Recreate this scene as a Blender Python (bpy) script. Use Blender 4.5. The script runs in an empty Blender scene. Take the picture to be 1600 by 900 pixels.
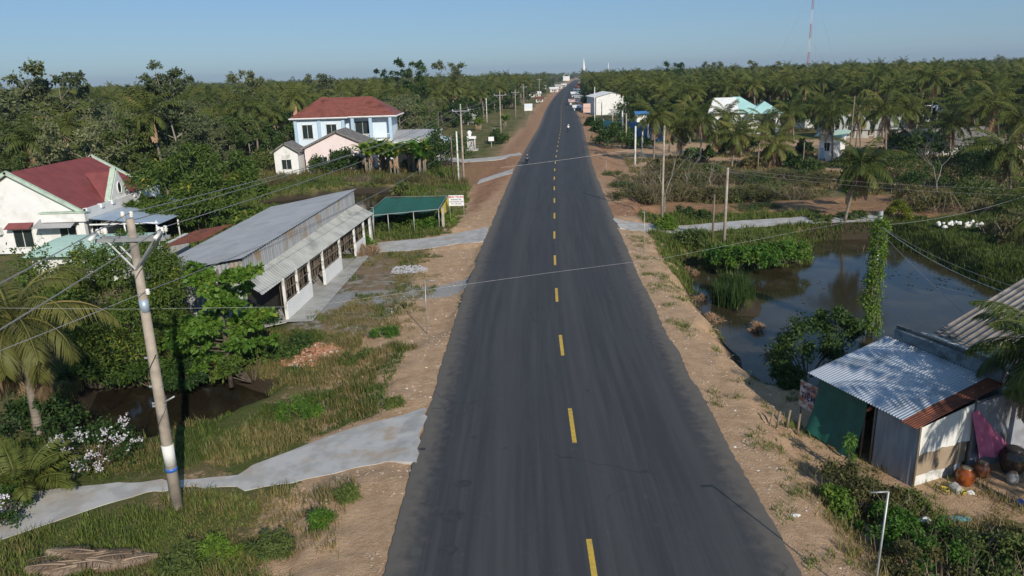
import bpy, bmesh, math, random
import numpy as np
from mathutils import Vector, Matrix, Quaternion
rad = math.radians
SC = bpy.context.scene
COL = SC.collection
# ------------------------------------------------------------------ camera
F = 1150.0; CH = 13.5; ROLL = 0.03
PITCH = math.atan((450 - 117) / F)
_f = np.array([0, math.cos(PITCH), -math.sin(PITCH)]); _r = np.array([1., 0, 0]); _u = np.cross(_r, _f)
_c, _s = math.cos(ROLL), math.sin(ROLL)
_r, _u = _c * _r - _s * _u, _s * _r + _c * _u
cam = bpy.data.cameras.new('camera'); co = bpy.data.objects.new('camera', cam); COL.objects.link(co)
cam.sensor_width = 36; cam.lens = 36 * F / 1600; cam.clip_start = .1; cam.clip_end = 20000
M = Matrix([[_r[i], _u[i], -_f[i]] for i in range(3)]).to_4x4(); M.translation = (0, 0, CH)
co.matrix_world = M; SC.camera = co
# ------------------------------------------------------------------ sky, sun, exposure
SUN_AZ = rad(22.5); SUN_EL = rad(27.5)          # sun stands behind the camera, a little to the right
SUNV = Vector((math.sin(SUN_AZ) * math.cos(SUN_EL), -math.cos(SUN_AZ) * math.cos(SUN_EL), math.sin(SUN_EL)))
w = bpy.data.worlds.new('World'); SC.world = w; w.use_nodes = True
nt = w.node_tree; bg = nt.nodes['Background']
sky = nt.nodes.new('ShaderNodeTexSky'); sky.sky_type = 'NISHITA'; sky.sun_disc = False
sky.sun_elevation = SUN_EL; sky.sun_rotation = math.pi - SUN_AZ; sky.air_density = 1.0; sky.dust_density = 0.15; sky.ozone_density = 3.0
tint = nt.nodes.new('ShaderNodeMix'); tint.data_type = 'RGBA'; tint.blend_type = 'MULTIPLY'; tint.inputs[0].default_value = 1; tint.inputs[7].default_value = (.74, .90, 1.14, 1)
nt.links.new(sky.outputs[0], tint.inputs[6]); flat = nt.nodes.new('ShaderNodeMix'); flat.data_type = 'RGBA'; flat.inputs[0].default_value = .5; flat.inputs[7].default_value = (2.5, 4.3, 6.4, 1); nt.links.new(tint.outputs[2], flat.inputs[6]); nt.links.new(flat.outputs[2], bg.inputs[0]); bg.inputs[1].default_value = 0.09
sl = bpy.data.lights.new('sun', 'SUN'); sl.energy = 4.7; sl.angle = rad(0.5); sl.color = (1, .92, .80)
so = bpy.data.objects.new('sun', sl); COL.objects.link(so); so.rotation_euler = SUNV.to_track_quat('Z', 'Y').to_euler()
SC.view_settings.view_transform = 'Standard'; SC.view_settings.look = 'None'
SC.view_settings.exposure = -0.08; SC.view_settings.gamma = 1
SC.render.engine = 'CYCLES'
SC.cycles.max_bounces = 5; SC.cycles.transparent_max_bounces = 6; SC.cycles.diffuse_bounces = 2

# ------------------------------------------------------------------ survey helpers: ground point seen at a photo pixel
def ray(px, py): return _f + _r * (px - 800) / F + _u * (450 - py) / F
def W(px, py, z=0.):
    d = ray(px, py); t = (z - CH) / d[2]; return Vector((d[0] * t, d[1] * t, z))
def hgt(px, py, b):
    d = ray(px, py); return CH + d[2] * b[1] / d[1]
def proj(p):
    d = np.array([p[0], p[1], p[2] - CH]); k = d @ _f
    return 800 + F * (d @ _r) / k, 450 - F * (d @ _u) / k

# ------------------------------------------------------------------ object helpers
def tag(o, label=None, cat=None, group=None, kind=None):
    if label: o['label'] = label
    if cat: o['category'] = cat
    if group: o['group'] = group
    if kind: o['kind'] = kind
    return o
def thing(name, label, cat, loc=(0, 0, 0), rz=0, group=None):
    o = bpy.data.objects.new(name, None); COL.objects.link(o); o.empty_display_size = .3
    o.location = loc; o.rotation_euler = (0, 0, rz)
    return tag(o, label, cat, group)
def link(name, me, m=None, parent=None):
    if m is not None:
        me.materials.clear()
        for q in (m if isinstance(m, (list, tuple)) else [m]): me.materials.append(q)
    o = bpy.data.objects.new(name, me); COL.objects.link(o)
    if parent: o.parent = parent
    return o
def np_mesh(name, V, Fq, var=None, mi=None, smooth=False):
    V = np.asarray(V, np.float32); Fq = np.asarray(Fq, np.int32); k = Fq.shape[1]
    me = bpy.data.meshes.new(name); me.vertices.add(len(V)); me.vertices.foreach_set('co', V.ravel())
    me.loops.add(Fq.size); me.loops.foreach_set('vertex_index', Fq.ravel())
    me.polygons.add(len(Fq)); me.polygons.foreach_set('loop_start', np.arange(0, Fq.size, k, dtype=np.int32))
    try: me.polygons.foreach_set('loop_total', np.full(len(Fq), k, np.int32))
    except Exception: pass
    if mi is not None: me.polygons.foreach_set('material_index', np.asarray(mi, np.int32))
    me.polygons.foreach_set('use_smooth', np.full(len(Fq), bool(smooth)))
    if var is not None:
        a = me.attributes.new('var', 'FLOAT', 'POINT'); a.data.foreach_set('value', np.asarray(var, np.float32))
    me.update(calc_edges=True); me.validate(); return me
def copy_tree(o, parent=None):
    c = o.copy(); COL.objects.link(c)
    if parent: c.parent = parent
    for ch in [x for x in KIDS.get(o.name, [])]: copy_tree(ch, c)
    return c
KIDS = {}
def note(o):
    if o.parent: KIDS.setdefault(o.parent.name, []).append(o)
    return o

class MB:
    def __init__(s): s.v = []; s.f = []; s.sm = []
    def add(s, vs, fs, sm=False):
        n = len(s.v); s.v += [tuple(v) for v in vs]; s.f += [tuple(i + n for i in f) for f in fs]; s.sm += [sm] * len(fs); return s
    def box(s, c, d, rz=0, M=None):
        x, y, z = d[0] / 2, d[1] / 2, d[2] / 2; ca, sa = math.cos(rz), math.sin(rz)
        vs = []
        for dz in (-z, z):
            for a, b in ((-x, -y), (x, -y), (x, y), (-x, y)):
                vs.append((c[0] + a * ca - b * sa, c[1] + a * sa + b * ca, c[2] + dz))
        return s.add(vs, [(0, 3, 2, 1), (4, 5, 6, 7), (0, 1, 5, 4), (1, 2, 6, 5), (2, 3, 7, 6), (3, 0, 4, 7)])
    def slab(s, q, t):      # polygon q (list of points, ccw from above) given thickness t downwards along its normal
        q = [Vector(p) for p in q]; n = (q[1] - q[0]).cross(q[2] - q[0]).normalized()
        if n.z < 0: n = -n
        k = len(q); lo = [p - n * t for p in q]
        fs = [tuple(range(k)), tuple(reversed(range(k, 2 * k)))] + [(i, k + i, k + (i + 1) % k, (i + 1) % k) for i in range(k)]
        return s.add(q + lo, fs)
    def wall(s, pts, t, n):  # vertical polygon pts pushed by t along n
        n = Vector(n).normalized() * t; q = [Vector(p) for p in pts]; k = len(q); lo = [p + n for p in q]
        return s.add(q + lo, [tuple(range(k)), tuple(reversed(range(k, 2 * k)))] + [(i, k + i, k + (i + 1) % k, (i + 1) % k) for i in range(k)])
    def tube(s, pts, r, n=8, cap=True):
        pts = [Vector(p) for p in pts]; k = len(pts)
        if not isinstance(r, (list, tuple)): r = [r] * k
        vs = []; ref = None
        for i, p in enumerate(pts):
            d = (pts[min(i + 1, k - 1)] - pts[max(i - 1, 0)]).normalized()
            a = d.cross(Vector((0, 0, 1)) if abs(d.z) < .95 else Vector((0, 1, 0))).normalized() if ref is None else (ref - d * ref.dot(d)).normalized()
            ref = a; b = d.cross(a)
            for j in range(n):
                t = 2 * math.pi * j / n; vs.append(p + (a * math.cos(t) + b * math.sin(t)) * r[i])
        fs = [(i * n + j, i * n + (j + 1) % n, (i + 1) * n + (j + 1) % n, (i + 1) * n + j) for i in range(k - 1) for j in range(n)]
        if cap: fs += [tuple(reversed(range(n))), tuple(range((k - 1) * n, k * n))]
        return s.add(vs, fs, n > 5)
    def lathe(s, c, prof, n=16):
        vs = [(c[0] + r * math.cos(2 * math.pi * j / n), c[1] + r * math.sin(2 * math.pi * j / n), c[2] + z) for r, z in prof for j in range(n)]
        k = len(prof)
        return s.add(vs, [(i * n + j, i * n + (j + 1) % n, (i + 1) * n + (j + 1) % n, (i + 1) * n + j) for i in range(k - 1) for j in range(n)]
                     + [tuple(reversed(range(n))), tuple(range((k - 1) * n, k * n))], True)
    def corr(s, a, b, c, d, n, amp, seg=1, wob=0, seed=0):  # corrugated sheet, ribs run a->d (and b->c); n ribs from a to b
        a, b, c, d = map(Vector, (a, b, c, d)); nr = (b - a).cross(d - a).normalized()
        if nr.z < 0: nr = -nr
        rnd = random.Random(seed); m = n * 4; vs = []
        for j in range(seg + 1):
            t = j / seg
            for i in range(m + 1):
                u = i / m; p = (a.lerp(b, u)).lerp(d.lerp(c, u), t)
                vs.append(p + nr * (amp * math.sin(i * math.pi / 2) + wob * math.sin(u * 7 + t * 5 + seed) * math.sin(t * 3.1)))
        w_ = m + 1
        return s.add(vs, [(j * w_ + i, j * w_ + i + 1, (j + 1) * w_ + i + 1, (j + 1) * w_ + i) for j in range(seg) for i in range(m)], True)
    def build(s, name, m, parent=None, world=False):
        vs = s.v
        if world and parent:
            L = Vector((0, 0, 0)); q = parent
            while q: L += q.location; q = q.parent
            vs = [(v[0] - L.x, v[1] - L.y, v[2] - L.z) for v in vs]
        me = bpy.data.meshes.new(name); me.from_pydata(vs, [], s.f); me.polygons.foreach_set('use_smooth', s.sm); me.update()
        bm = bmesh.new(); bm.from_mesh(me); bmesh.ops.recalc_face_normals(bm, faces=bm.faces); bm.to_mesh(me); bm.free()
        return note(link(name, me, m, parent))

# ------------------------------------------------------------------ materials
def nmat(name):
    m = bpy.data.materials.new(name); m.use_nodes = True; n = m.node_tree
    return m, n, n.nodes['Principled BSDF']
def noise(n, scale, detail=4, coord=None, rough=.55, kind='Object'):
    t = n.nodes.new('ShaderNodeTexNoise'); t.inputs['Scale'].default_value = scale; t.inputs['Detail'].default_value = detail; t.inputs['Roughness'].default_value = rough
    if coord is None:
        g = n.nodes.new('ShaderNodeNewGeometry'); coord = g.outputs['Position']
    n.links.new(coord, t.inputs['Vector']); return t.outputs['Fac']
def stretch(n, sc):
    g = n.nodes.new('ShaderNodeNewGeometry'); v = n.nodes.new('ShaderNodeVectorMath'); v.operation = 'MULTIPLY'
    n.links.new(g.outputs['Position'], v.inputs[0]); v.inputs[1].default_value = sc; return v.outputs[0]
def ramp(n, fac, a, b):
    r = n.nodes.new('ShaderNodeMapRange'); r.interpolation_type = 'SMOOTHSTEP'; r.inputs['From Min'].default_value = a; r.inputs['From Max'].default_value = b
    n.links.new(fac, r.inputs['Value']); return r.outputs[0]
def mix(n, fac, a, b, mode='MIX'):
    x = n.nodes.new('ShaderNodeMix'); x.data_type = 'RGBA'; x.blend_type = mode
    for s, v in ((x.inputs[0], fac), (x.inputs[6], a), (x.inputs[7], b)):
        if isinstance(v, (int, float)): s.default_value = v
        elif isinstance(v, tuple): s.default_value = (*v, 1)
        else: n.links.new(v, s)
    return x.outputs[2]
def mth(n, op, a, b=None, c=None):
    x = n.nodes.new('ShaderNodeMath'); x.operation = op
    for s, v in zip(x.inputs, (a, b, c)):
        if v is None: continue
        if isinstance(v, (int, float)): s.default_value = v
        else: n.links.new(v, s)
    return x.outputs[0]
def attr(n, name):
    a = n.nodes.new('ShaderNodeAttribute'); a.attribute_name = name; return a.outputs['Fac']
def bump(n, p, h, strength=.3, dist=.05):
    b = n.nodes.new('ShaderNodeBump'); b.inputs['Strength'].default_value = strength; b.inputs['Distance'].default_value = dist
    n.links.new(h, b.inputs['Height']); n.links.new(b.outputs[0], p.inputs['Normal'])
def pmat(name, c1, c2=None, scale=2., rough=.8, metal=0, lo=.35, hi=.7, bmp=0, sc=None, c3=None, s3=.4, spec=.5):
    m, n, p = nmat(name); p.inputs['Roughness'].default_value = rough; p.inputs['Metallic'].default_value = metal
    p.inputs['Specular IOR Level'].default_value = spec
    if c2 is None: c2 = tuple(x * .75 for x in c1)
    co_ = stretch(n, sc) if sc else None
    f = noise(n, scale, 5, co_); c = mix(n, ramp(n, f, lo, hi), c1, c2)
    if c3: c = mix(n, ramp(n, noise(n, s3, 4), .5, .72), c, c3)
    n.links.new(c, p.inputs['Base Color'])
    if bmp: bump(n, p, f, bmp, .03)
    return m
def leafmat(name, a, b, c=None, trans=.22, rough=.55, hue=.08):
    m, n, p = nmat(name); p.inputs['Roughness'].default_value = rough; p.inputs['Specular IOR Level'].default_value = .25
    v = attr(n, 'var'); col = mix(n, v, a, b)
    if c: col = mix(n, ramp(n, v, .86, .97), col, c)
    oi = n.nodes.new('ShaderNodeObjectInfo'); h = n.nodes.new('ShaderNodeHueSaturation')
    n.links.new(col, h.inputs['Color'])
    n.links.new(mth(n, 'MULTIPLY_ADD', oi.outputs['Random'], hue * .5, .5 - hue * .3), h.inputs['Hue'])
    n.links.new(mth(n, 'MULTIPLY_ADD', oi.outputs['Random'], -.45, 1.22), h.inputs['Value'])
    n.links.new(h.outputs[0], p.inputs['Base Color'])
    t = n.nodes.new('ShaderNodeBsdfTranslucent'); n.links.new(h.outputs[0], t.inputs[0])
    ms = n.nodes.new('ShaderNodeMixShader'); ms.inputs[0].default_value = trans
    n.links.new(p.outputs[0], ms.inputs[1]); n.links.new(t.outputs[0], ms.inputs[2]); n.links.new(ms.outputs[0], n.nodes['Material Output'].inputs[0])
    return m
K = {}
K['white'] = pmat('white_paint', (.78, .78, .76), (.73, .73, .71), 1.5, c3=(.64, .63, .59), s3=.9)
K['white_old'] = pmat('weathered_whitewash', (.68, .68, .65), (.42, .41, .38), 2.2, c3=(.25, .24, .21), s3=1.3, lo=.45, hi=.8)
K['blue_wall'] = pmat('pale_blue_paint', (.64, .73, .80), (.60, .70, .77), .8)
K['blue_trim'] = pmat('blue_trim_paint', (.36, .50, .62), (.44, .57, .68), 6)
K['pink_wall'] = pmat('pink_paint', (.78, .67, .65), (.72, .6, .58), .9)
K['mint'] = pmat('mint_paint', (.50, .68, .56), (.42, .58, .48), 2)
K['mint_trim'] = pmat('mint_trim', (.48, .58, .46), (.35, .42, .34), 3)
K['grey_blue'] = pmat('grey_blue_roof_sheet', (.40, .48, .58), (.34, .42, .5), 1.2, rough=.45, metal=.3)
K['galv'] = pmat('galvanised_sheet', (.42, .42, .42), (.36, .36, .36), .7, rough=.6, metal=.08, c3=(.33, .32, .30), s3=.5)
K['galv_wall'] = pmat('old_galvanised_wall', (.38, .39, .40), (.27, .28, .29), 1.2, rough=.65, metal=.08, sc=(1, 3, .3), c3=(.30, .22, .14), s3=.6)
K['fibro'] = pmat('fibre_cement_sheet', (.46, .46, .42), (.36, .36, .33), 1.1, rough=.85, c3=(.24, .24, .22), s3=.7)
K['rust'] = pmat('rusty_sheet', (.24, .075, .035), (.13, .04, .022), 2.5, rough=.75, c3=(.09, .035, .03), s3=1.2)
K['dark'] = pmat('painted_dark_interior', (.02, .02, .02), (.035, .03, .025), 2)  # near-black colour that stands in for shade inside openings
K['glass'] = pmat('window_glass', (.02, .03, .03), (.03, .04, .04), 1, rough=.12)
K['conc_pole'] = pmat('pole_concrete', (.42, .36, .29), (.30, .25, .20), 1.8, c3=(.20, .17, .14), s3=1.1, bmp=.3)
K['conc'] = pmat('concrete', (.42, .41, .38), (.34, .33, .30), 1.6, c3=(.26, .25, .22), s3=.5, bmp=.2)
K['steel'] = pmat('steel_arm', (.42, .43, .42), (.32, .32, .32), 3, rough=.5, metal=.5)
K['porcelain'] = pmat('insulator_porcelain', (.75, .74, .68), (.65, .63, .58), 3, rough=.25)
K['wire'] = pmat('wire_aluminium', (.22, .22, .23), (.18, .18, .18), 1, rough=.5)
K['wire_white'] = pmat('wire_pale', (.62, .62, .6), (.5, .5, .48), 1, rough=.5)
K['bark'] = pmat('bark', (.13, .10, .075), (.07, .055, .04), 5, bmp=.5)
K['bark_pale'] = pmat('pale_bark', (.30, .27, .22), (.17, .15, .12), 3, sc=(1, 1, .3), bmp=.4)
K['bark_palm'] = pmat('palm_bark', (.24, .20, .16), (.13, .11, .09), 4, sc=(.4, .4, 3), bmp=.5)
K['wood'] = pmat('weathered_timber', (.22, .17, .12), (.12, .09, .06), 4, sc=(1, 1, .3))
K['red_tile'] = pmat('red_roof_tile', (.26, .085, .06), (.18, .06, .045), 2.5, rough=.65, c3=(.14, .04, .03), s3=.6)
K['maroon'] = pmat('maroon_roof_tile', (.22, .055, .05), (.17, .042, .04), 1.2, rough=.6)
K['grey_tile'] = pmat('grey_roof_tile', (.22, .20, .18), (.14, .13, .12), 2.5, c3=(.08, .075, .07), s3=1.5, bmp=.4)
K['green_net'] = pmat('green_shade_net', (.015, .12, .075), (.01, .085, .055), 2.5, rough=.75)
K['green_tarp'] = pmat('dark_green_tarp', (.008, .10, .075), (.006, .07, .05), 2, rough=.6)
K['cloth_white'] = pmat('white_canvas', (.72, .71, .67), (.6, .59, .55), 1.4, sc=(3, 3, .5))
K['cloth_grey'] = pmat('grey_canvas', (.33, .33, .34), (.24, .24, .25), 1.4, sc=(3, 3, .5))
K['brown_board'] = pmat('brown_canvas', (.32, .25, .17), (.28, .21, .14), 2)
K['pink_cloth'] = pmat('pink_cloth', (.62, .16, .26), (.48, .11, .2), 3)
K['jar'] = pmat('glazed_orange_brown', (.30, .075, .015), (.14, .035, .01), 5, rough=.15)
K['teal_roof'] = pmat('teal_roof_sheet', (.42, .66, .62), (.36, .58, .56), .5, rough=.5)
K['blue_sheet'] = pmat('blue_fence_sheet', (.06, .2, .42), (.05, .16, .34), .6, rough=.5)
K['teal_sheet'] = pmat('teal_fence_sheet', (.12, .42, .46), (.1, .34, .4), .6, rough=.5)
K['red_paint'] = pmat('red_paint', (.5, .04, .03), (.4, .03, .03), 3)
K['yellow'] = pmat('yellow_plastic', (.65, .52, .08), (.55, .42, .06), 3)
K['blue_plastic'] = pmat('blue_plastic', (.05, .16, .5), (.04, .12, .4), 3, rough=.4)
K['black'] = pmat('black_rubber', (.02, .02, .02), (.03, .03, .03), 5, rough=.6)
K['salmon'] = pmat('salmon_board', (.70, .48, .40), (.62, .42, .36), 1)
K['ink'] = pmat('dark_ink', (.04, .05, .12), (.03, .04, .1), 3)
K['skin'] = pmat('skin', (.42, .25, .17), (.38, .22, .15), 6, rough=.5)
# foliage
K['l_mango'] = leafmat('mango_leaves', (0.028, 0.065, 0.013), (0.085, 0.152, 0.023), (0.248, 0.246, 0.039))
K['l_dark'] = leafmat('dark_leaves', (0.019, 0.046, 0.013), (0.062, 0.116, 0.021))
K['l_wood'] = leafmat('woodland_leaves', (.048, .080, .020), (.125, .170, .042), (.20, .16, .07))
K['l_euca'] = leafmat('grey_green_leaves', (0.085, 0.109, 0.052), (0.171, 0.196, 0.085))
K['l_palm'] = leafmat('palm_leaflets', (.058, .088, .018), (.148, .168, .034), (.30, .23, .07), trans=.3, hue=.06)
K['l_dead'] = leafmat('dead_fronds', (0.264, 0.174, 0.098), (0.419, 0.275, 0.156), trans=.1, hue=.03)
K['l_banana'] = leafmat('banana_leaves', (0.078, 0.174, 0.019), (0.186, 0.304, 0.039), (0.419, 0.319, 0.104), trans=.3)
K['l_bright'] = leafmat('bright_leaves', (0.050, 0.123, 0.016), (0.132, 0.246, 0.031), (0.264, 0.290, 0.039), trans=.3)
K['l_lime'] = leafmat('yellow_green_leaves', (.16, .20, .02), (.30, .30, .03), trans=.3)
K['l_scrub'] = leafmat('scrub_leaves', (0.078, 0.080, 0.029), (0.155, 0.145, 0.046), (0.217, 0.131, 0.065))
K['twig'] = leafmat('dry_twigs', (.16, .12, .085), (.26, .21, .15), trans=.05)
K['flower'] = leafmat('white_petals', (.68, .66, .66), (.8, .78, .78), (.6, .4, .62), trans=.2, hue=0)
K['magenta'] = leafmat('magenta_petals', (.55, .03, .16), (.6, .06, .25), trans=.2, hue=0)
K['grass'] = leafmat('green_grass', (.060, .100, .018), (.150, .190, .042), (.30, .24, .10), trans=.3, hue=.03)
K['grass_dry'] = leafmat('dry_grass', (.15, .145, .045), (.27, .215, .09), (.12, .17, .04), trans=.3, hue=.03)
K['reed'] = leafmat('reeds', (.04, .085, .02), (.085, .14, .03), (.2, .16, .06), trans=.3, hue=.03)
# ------------------------------------------------------------------ road line, terrain
def cr(ys, xs):
    ys = np.array(ys, float); xs = np.array(xs, float); m = np.gradient(xs, ys)
    def f(y):
        y = np.asarray(y, float); i = np.clip(np.searchsorted(ys, y) - 1, 0, len(ys) - 2)
        h = ys[i + 1] - ys[i]; t = np.clip((y - ys[i]) / h, -3, 3)
        lin = (y < ys[0]) | (y > ys[-1])
        c = (2*t**3 - 3*t**2 + 1)*xs[i] + (t**3 - 2*t**2 + t)*h*m[i] + (-2*t**3 + 3*t**2)*xs[i+1] + (t**3 - t**2)*h*m[i+1]
        l0 = xs[0] + (y - ys[0]) * m[0]; l1 = xs[-1] + (y - ys[-1]) * m[-1]
        return np.where(y < ys[0], l0, np.where(y > ys[-1], l1, c))
    return f
CX = cr([-60, 0, 18, 28, 40, 55, 75, 106, 140, 191, 300, 455, 650, 980, 1500], [1.5, 1.75, 1.95, 2.15, 2.5, 3.25, 4.5, 6.5, 9.2, 13.5, 21.5, 34.5, 53, 86, 140])
HW = 5.85
def sd_poly(X, Y, P):      # signed distance to a polygon, negative inside
    P = [(p[0], p[1]) for p in P]; d = np.full(X.shape, 1e9); ins = np.zeros(X.shape, bool)
    for i in range(len(P)):
        ax, ay = P[i]; bx, by = P[(i + 1) % len(P)]; ex, ey = bx - ax, by - ay; wx, wy = X - ax, Y - ay
        t = np.clip((wx * ex + wy * ey) / (ex * ex + ey * ey), 0, 1)
        d = np.minimum(d, (wx - ex * t) ** 2 + (wy - ey * t) ** 2)
        c = ((ay > Y) != (by > Y)) & (X < ex * (Y - ay) / (ey if ey else 1e-9) + ax); ins ^= c
    d = np.sqrt(d); return np.where(ins, -d, d)
def ss(a, b, x): t = np.clip((x - a) / (b - a), 0, 1); return t * t * (3 - 2 * t)
_rng = np.random.default_rng(7)
_NT = _rng.random((256, 256))
def vn(X, Y, s):            # value noise
    X = X / s + 1000.5; Y = Y / s + 1000.5; i = np.floor(X).astype(int); j = np.floor(Y).astype(int); a = X - i; b = Y - j
    a = a * a * (3 - 2 * a); b = b * b * (3 - 2 * b); g = lambda p, q: _NT[p % 256, q % 256]
    return (g(i, j) * (1 - a) + g(i + 1, j) * a) * (1 - b) + (g(i, j + 1) * (1 - a) + g(i + 1, j + 1) * a) * b
def WP(z, *pts): return [tuple(W(x, y, z)[:2]) for x, y in pts]
ZP, ZD = -1.9, -1.6
POND = WP(ZP, (1062, 415), (1085, 450), (1108, 505), (1140, 545), (1180, 585), (1215, 610)) + [(15.5, 32.5), (24, 31.5), (38, 33), (42, 46)] + \
    WP(ZP, (1590, 470), (1540, 445), (1470, 410), (1400, 385), (1385, 372), (1320, 372), (1262, 380), (1262, 412), (1180, 420), (1120, 425), (1095, 410))
DITCH = WP(ZD, (150, 610), (105, 700), (190, 716), (250, 702), (330, 680), (400, 648), (425, 618), (330, 590))
DITCH2 = WP(-1.5, (405, 318), (540, 303), (610, 300), (700, 284), (690, 294), (640, 305), (600, 345), (560, 350), (410, 330))
REEDM = WP(ZP, (1125, 440), (1150, 438), (1190, 480), (1185, 495), (1150, 492))
PATHL = WP(-.2, (-90, 850), (-60, 790), (60, 757), (140, 747), (220, 742), (300, 738), (372, 732), (392, 718), (470, 690), (560, 662), (668, 643), (650, 731), (600, 724), (560, 730), (470, 745), (383, 756), (372, 748), (290, 752), (220, 762), (150, 782), (60, 812), (-10, 835))
PATH2 = WP(-.2, (575, 381), (590, 375), (680, 367), (764, 357), (756, 380), (720, 380), (640, 387), (585, 390))
PATH3 = WP(-.2, (700, 243), (730, 246), (812, 239), (815, 243), (800, 246), (735, 251), (700, 250))
PATH4 = WP(-.2, (750, 279), (775, 272), (802, 265), (800, 272), (775, 278), (745, 286))
PATHR = WP(-.3, (958, 346), (1000, 349), (1040, 351), (1070, 350), (1150, 343), (1250, 337), (1370, 334), (1372, 343), (1250, 347), (1150, 355), (1075, 362), (1000, 362), (968, 361))
REDL = WP(-.4, (725, 252), (790, 246), (812, 244), (790, 285), (740, 330), (745, 285), (722, 278))
REDR = WP(-.4, (960, 322), (1020, 312), (1120, 318), (1300, 305), (1420, 300), (1500, 320), (1420, 338), (1200, 336), (1000, 345), (955, 340))
YARD = WP(-.4, (452, 512), (490, 470), (540, 415), (590, 388), (700, 384), (752, 382), (735, 430), (700, 520), (640, 545), (560, 520))
SHACKY = [(11.5, 23), (14, 21.3), (30, 21), (30, 33), (14, 30), (12, 28)]
GRAV = WP(-.3, (738, 434), (690, 444), (600, 450), (540, 456), (500, 462), (470, 500), (540, 478), (620, 468), (700, 460), (738, 450))
def axis(lo, a, b, hi, st):
    L = list(np.arange(a, b + 1e-6, st)); x = b; d = st
    while x < hi: d *= 1.16; x += d; L.append(x)
    x = a; d = st
    while x > lo: d *= 1.16; x -= d; L.insert(0, x)
    return np.array(L)
def fields(X, Y):
    c = CX(Y); dl = (c - HW) - X; dr = X - (c + HW); out = np.maximum(dl, dr)
    left = X < c
    n1 = vn(X, Y, 9.) - .5; n2 = vn(X, Y, 2.3) - .5; n3 = vn(X, Y, .7) - .5
    base = np.where(left, -.5, -.75) + n1 * .35 + n2 * .12
    wsh = np.where(left, 1.6 + n1 * 1.2 + ss(30, 40, Y) * (1 - ss(66, 74, Y)) * 1.6, 1.5 + n1 * 1.2)
    t = ss(0, 1, (out - wsh) / np.where(left, 2.8, 2.6))
    sh = -.05 - np.clip(out, 0, 4) * .03 + (n2 * .07 + n3 * .05) * ss(.1, 1., out)
    Z = sh * (1 - t) + base * t
    Z += n3 * .10 * ss(.5, 2, out); ero = ss(1.2, 2.4, out) * (1 - ss(4.5, 6.5, out)) * (Y < 70); Z += ero * ((np.abs(vn(X * 1.0 + Y * .35, Y * .35, .8) - .5) * 2) * .26 - .1 + (vn(X, Y, .45) - .5) * .2)
    masks = {}
    near = (Y < 130) & (np.abs(X) < 90)
    far = np.full(X.shape, 50.)
    def sd(P):
        d = far.copy(); d[near] = sd_poly(X[near], Y[near], P); return d
    pd = np.minimum(sd(POND), far); pd = np.where(sd(REEDM) < .9, np.maximum(pd, -(sd(REEDM)) * .9 + .4), pd); 
    dd = np.minimum(sd(DITCH), sd(DITCH2) + .2)
    pd2 = pd + n2 * .8; dd2 = dd + n2 * .5
    Z = np.where(pd2 < 2.2, Z + (-2.6 - Z) * (1 - ss(-1.2, 2.2, pd2)), Z)
    Z = np.where(dd2 < 1.1, Z + (-2.3 - Z) * (1 - ss(-.9, 1.1, dd2)), Z)
    # soil banks
    rr = sd(REDR); Z += np.where(rr < 2, (1 - ss(-2.5, 2, rr)) * (.45 + n1 * .9 + n2 * .5), 0)
    ya = sd(YARD); t = 1 - ss(-1, 1.5, ya); Z = Z * (1 - t) + (-.42 + n2 * .06) * t
    sy = sd(SHACKY); t = 1 - ss(-1, 1.5, sy); Z = Z * (1 - t) + (-.8 + n2 * .05) * t
    for P, z0, z1 in ((PATHL, -.10, -.42), (PATH2, -.08, -.40), (PATH3, -.1, -.4), (PATH4, -.1, -.35), (PATHR, -.12, -.40)):
        p = sd(P); t = 1 - ss(.2, 1.2, p); zp = z0 + (z1 - z0) * ss(0, 6, out) - .05; Z = Z * (1 - t) + zp * t
        masks['path'] = np.minimum(masks.get('path', far), p)
    Z = np.where(out < .15, -.06, Z)
    far_t = ss(400, 1500, Y); Z = Z * (1 - far_t) + (-.6) * far_t; Z = np.where(out < 3, np.minimum(Z, -.06), Z)
    sand = 1 - ss(2.4, 5.4, out + n1 * 2 + n2 * 1.2 - np.where(left, 1.3 * ss(30, 40, Y) * (1 - ss(66, 74, Y)), 0)); sand = np.maximum(sand, (1 - ss(-.5, .8, ya)) * .45)
    red = np.maximum(1 - ss(-.5, 1.5, sd(REDL) + n2), 1 - ss(-.5, 1.5, rr + n2 * 2)); red = np.maximum(red, ss(60, 120, Y) * (1 - ss(3, 8, out)) * .8)
    mud = np.maximum(1 - ss(.0, 1.6, pd2), 1 - ss(0., 1.0, dd2))
    sand = np.maximum(sand, np.where((X > c) & (Y > 88) & (Y < 150), .55, 0)); masks.update(sand=np.maximum(sand, (1 - ss(0, 1., sy)) * .5), red=red, mud=mud, yard=1 - ss(-.5, .8, ya), out=out, left=left, pd=pd, dd=dd, sy=sy)
    masks['gravel'] = 1 - ss(-.3, .5, sd(GRAV) + n2 * .8)
    return Z, masks
GX = axis(-4200, -46, 44, 4200, .3); GY = axis(-120, 12, 90, 4300, .3)
XX, YY = np.meshgrid(GX, GY)
ZZ, MK = fields(XX, YY)
nx, ny = len(GX), len(GY)
ii = (np.arange(ny - 1)[:, None] * nx + np.arange(nx - 1)[None]).ravel()
me = np_mesh('ground', np.stack([XX.ravel(), YY.ravel(), ZZ.ravel()], 1), np.stack([ii, ii + 1, ii + nx + 1, ii + nx], 1), smooth=True)
for k_ in ('sand', 'red', 'mud', 'yard', 'gravel'):
    a_ = me.attributes.new(k_, 'FLOAT', 'POINT'); a_.data.foreach_set('value', MK[k_].ravel().astype(np.float32))
a_ = me.attributes.new('edge', 'FLOAT', 'POINT'); a_.data.foreach_set('value', np.clip(MK['out'], -5, 50).ravel().astype(np.float32))
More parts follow.
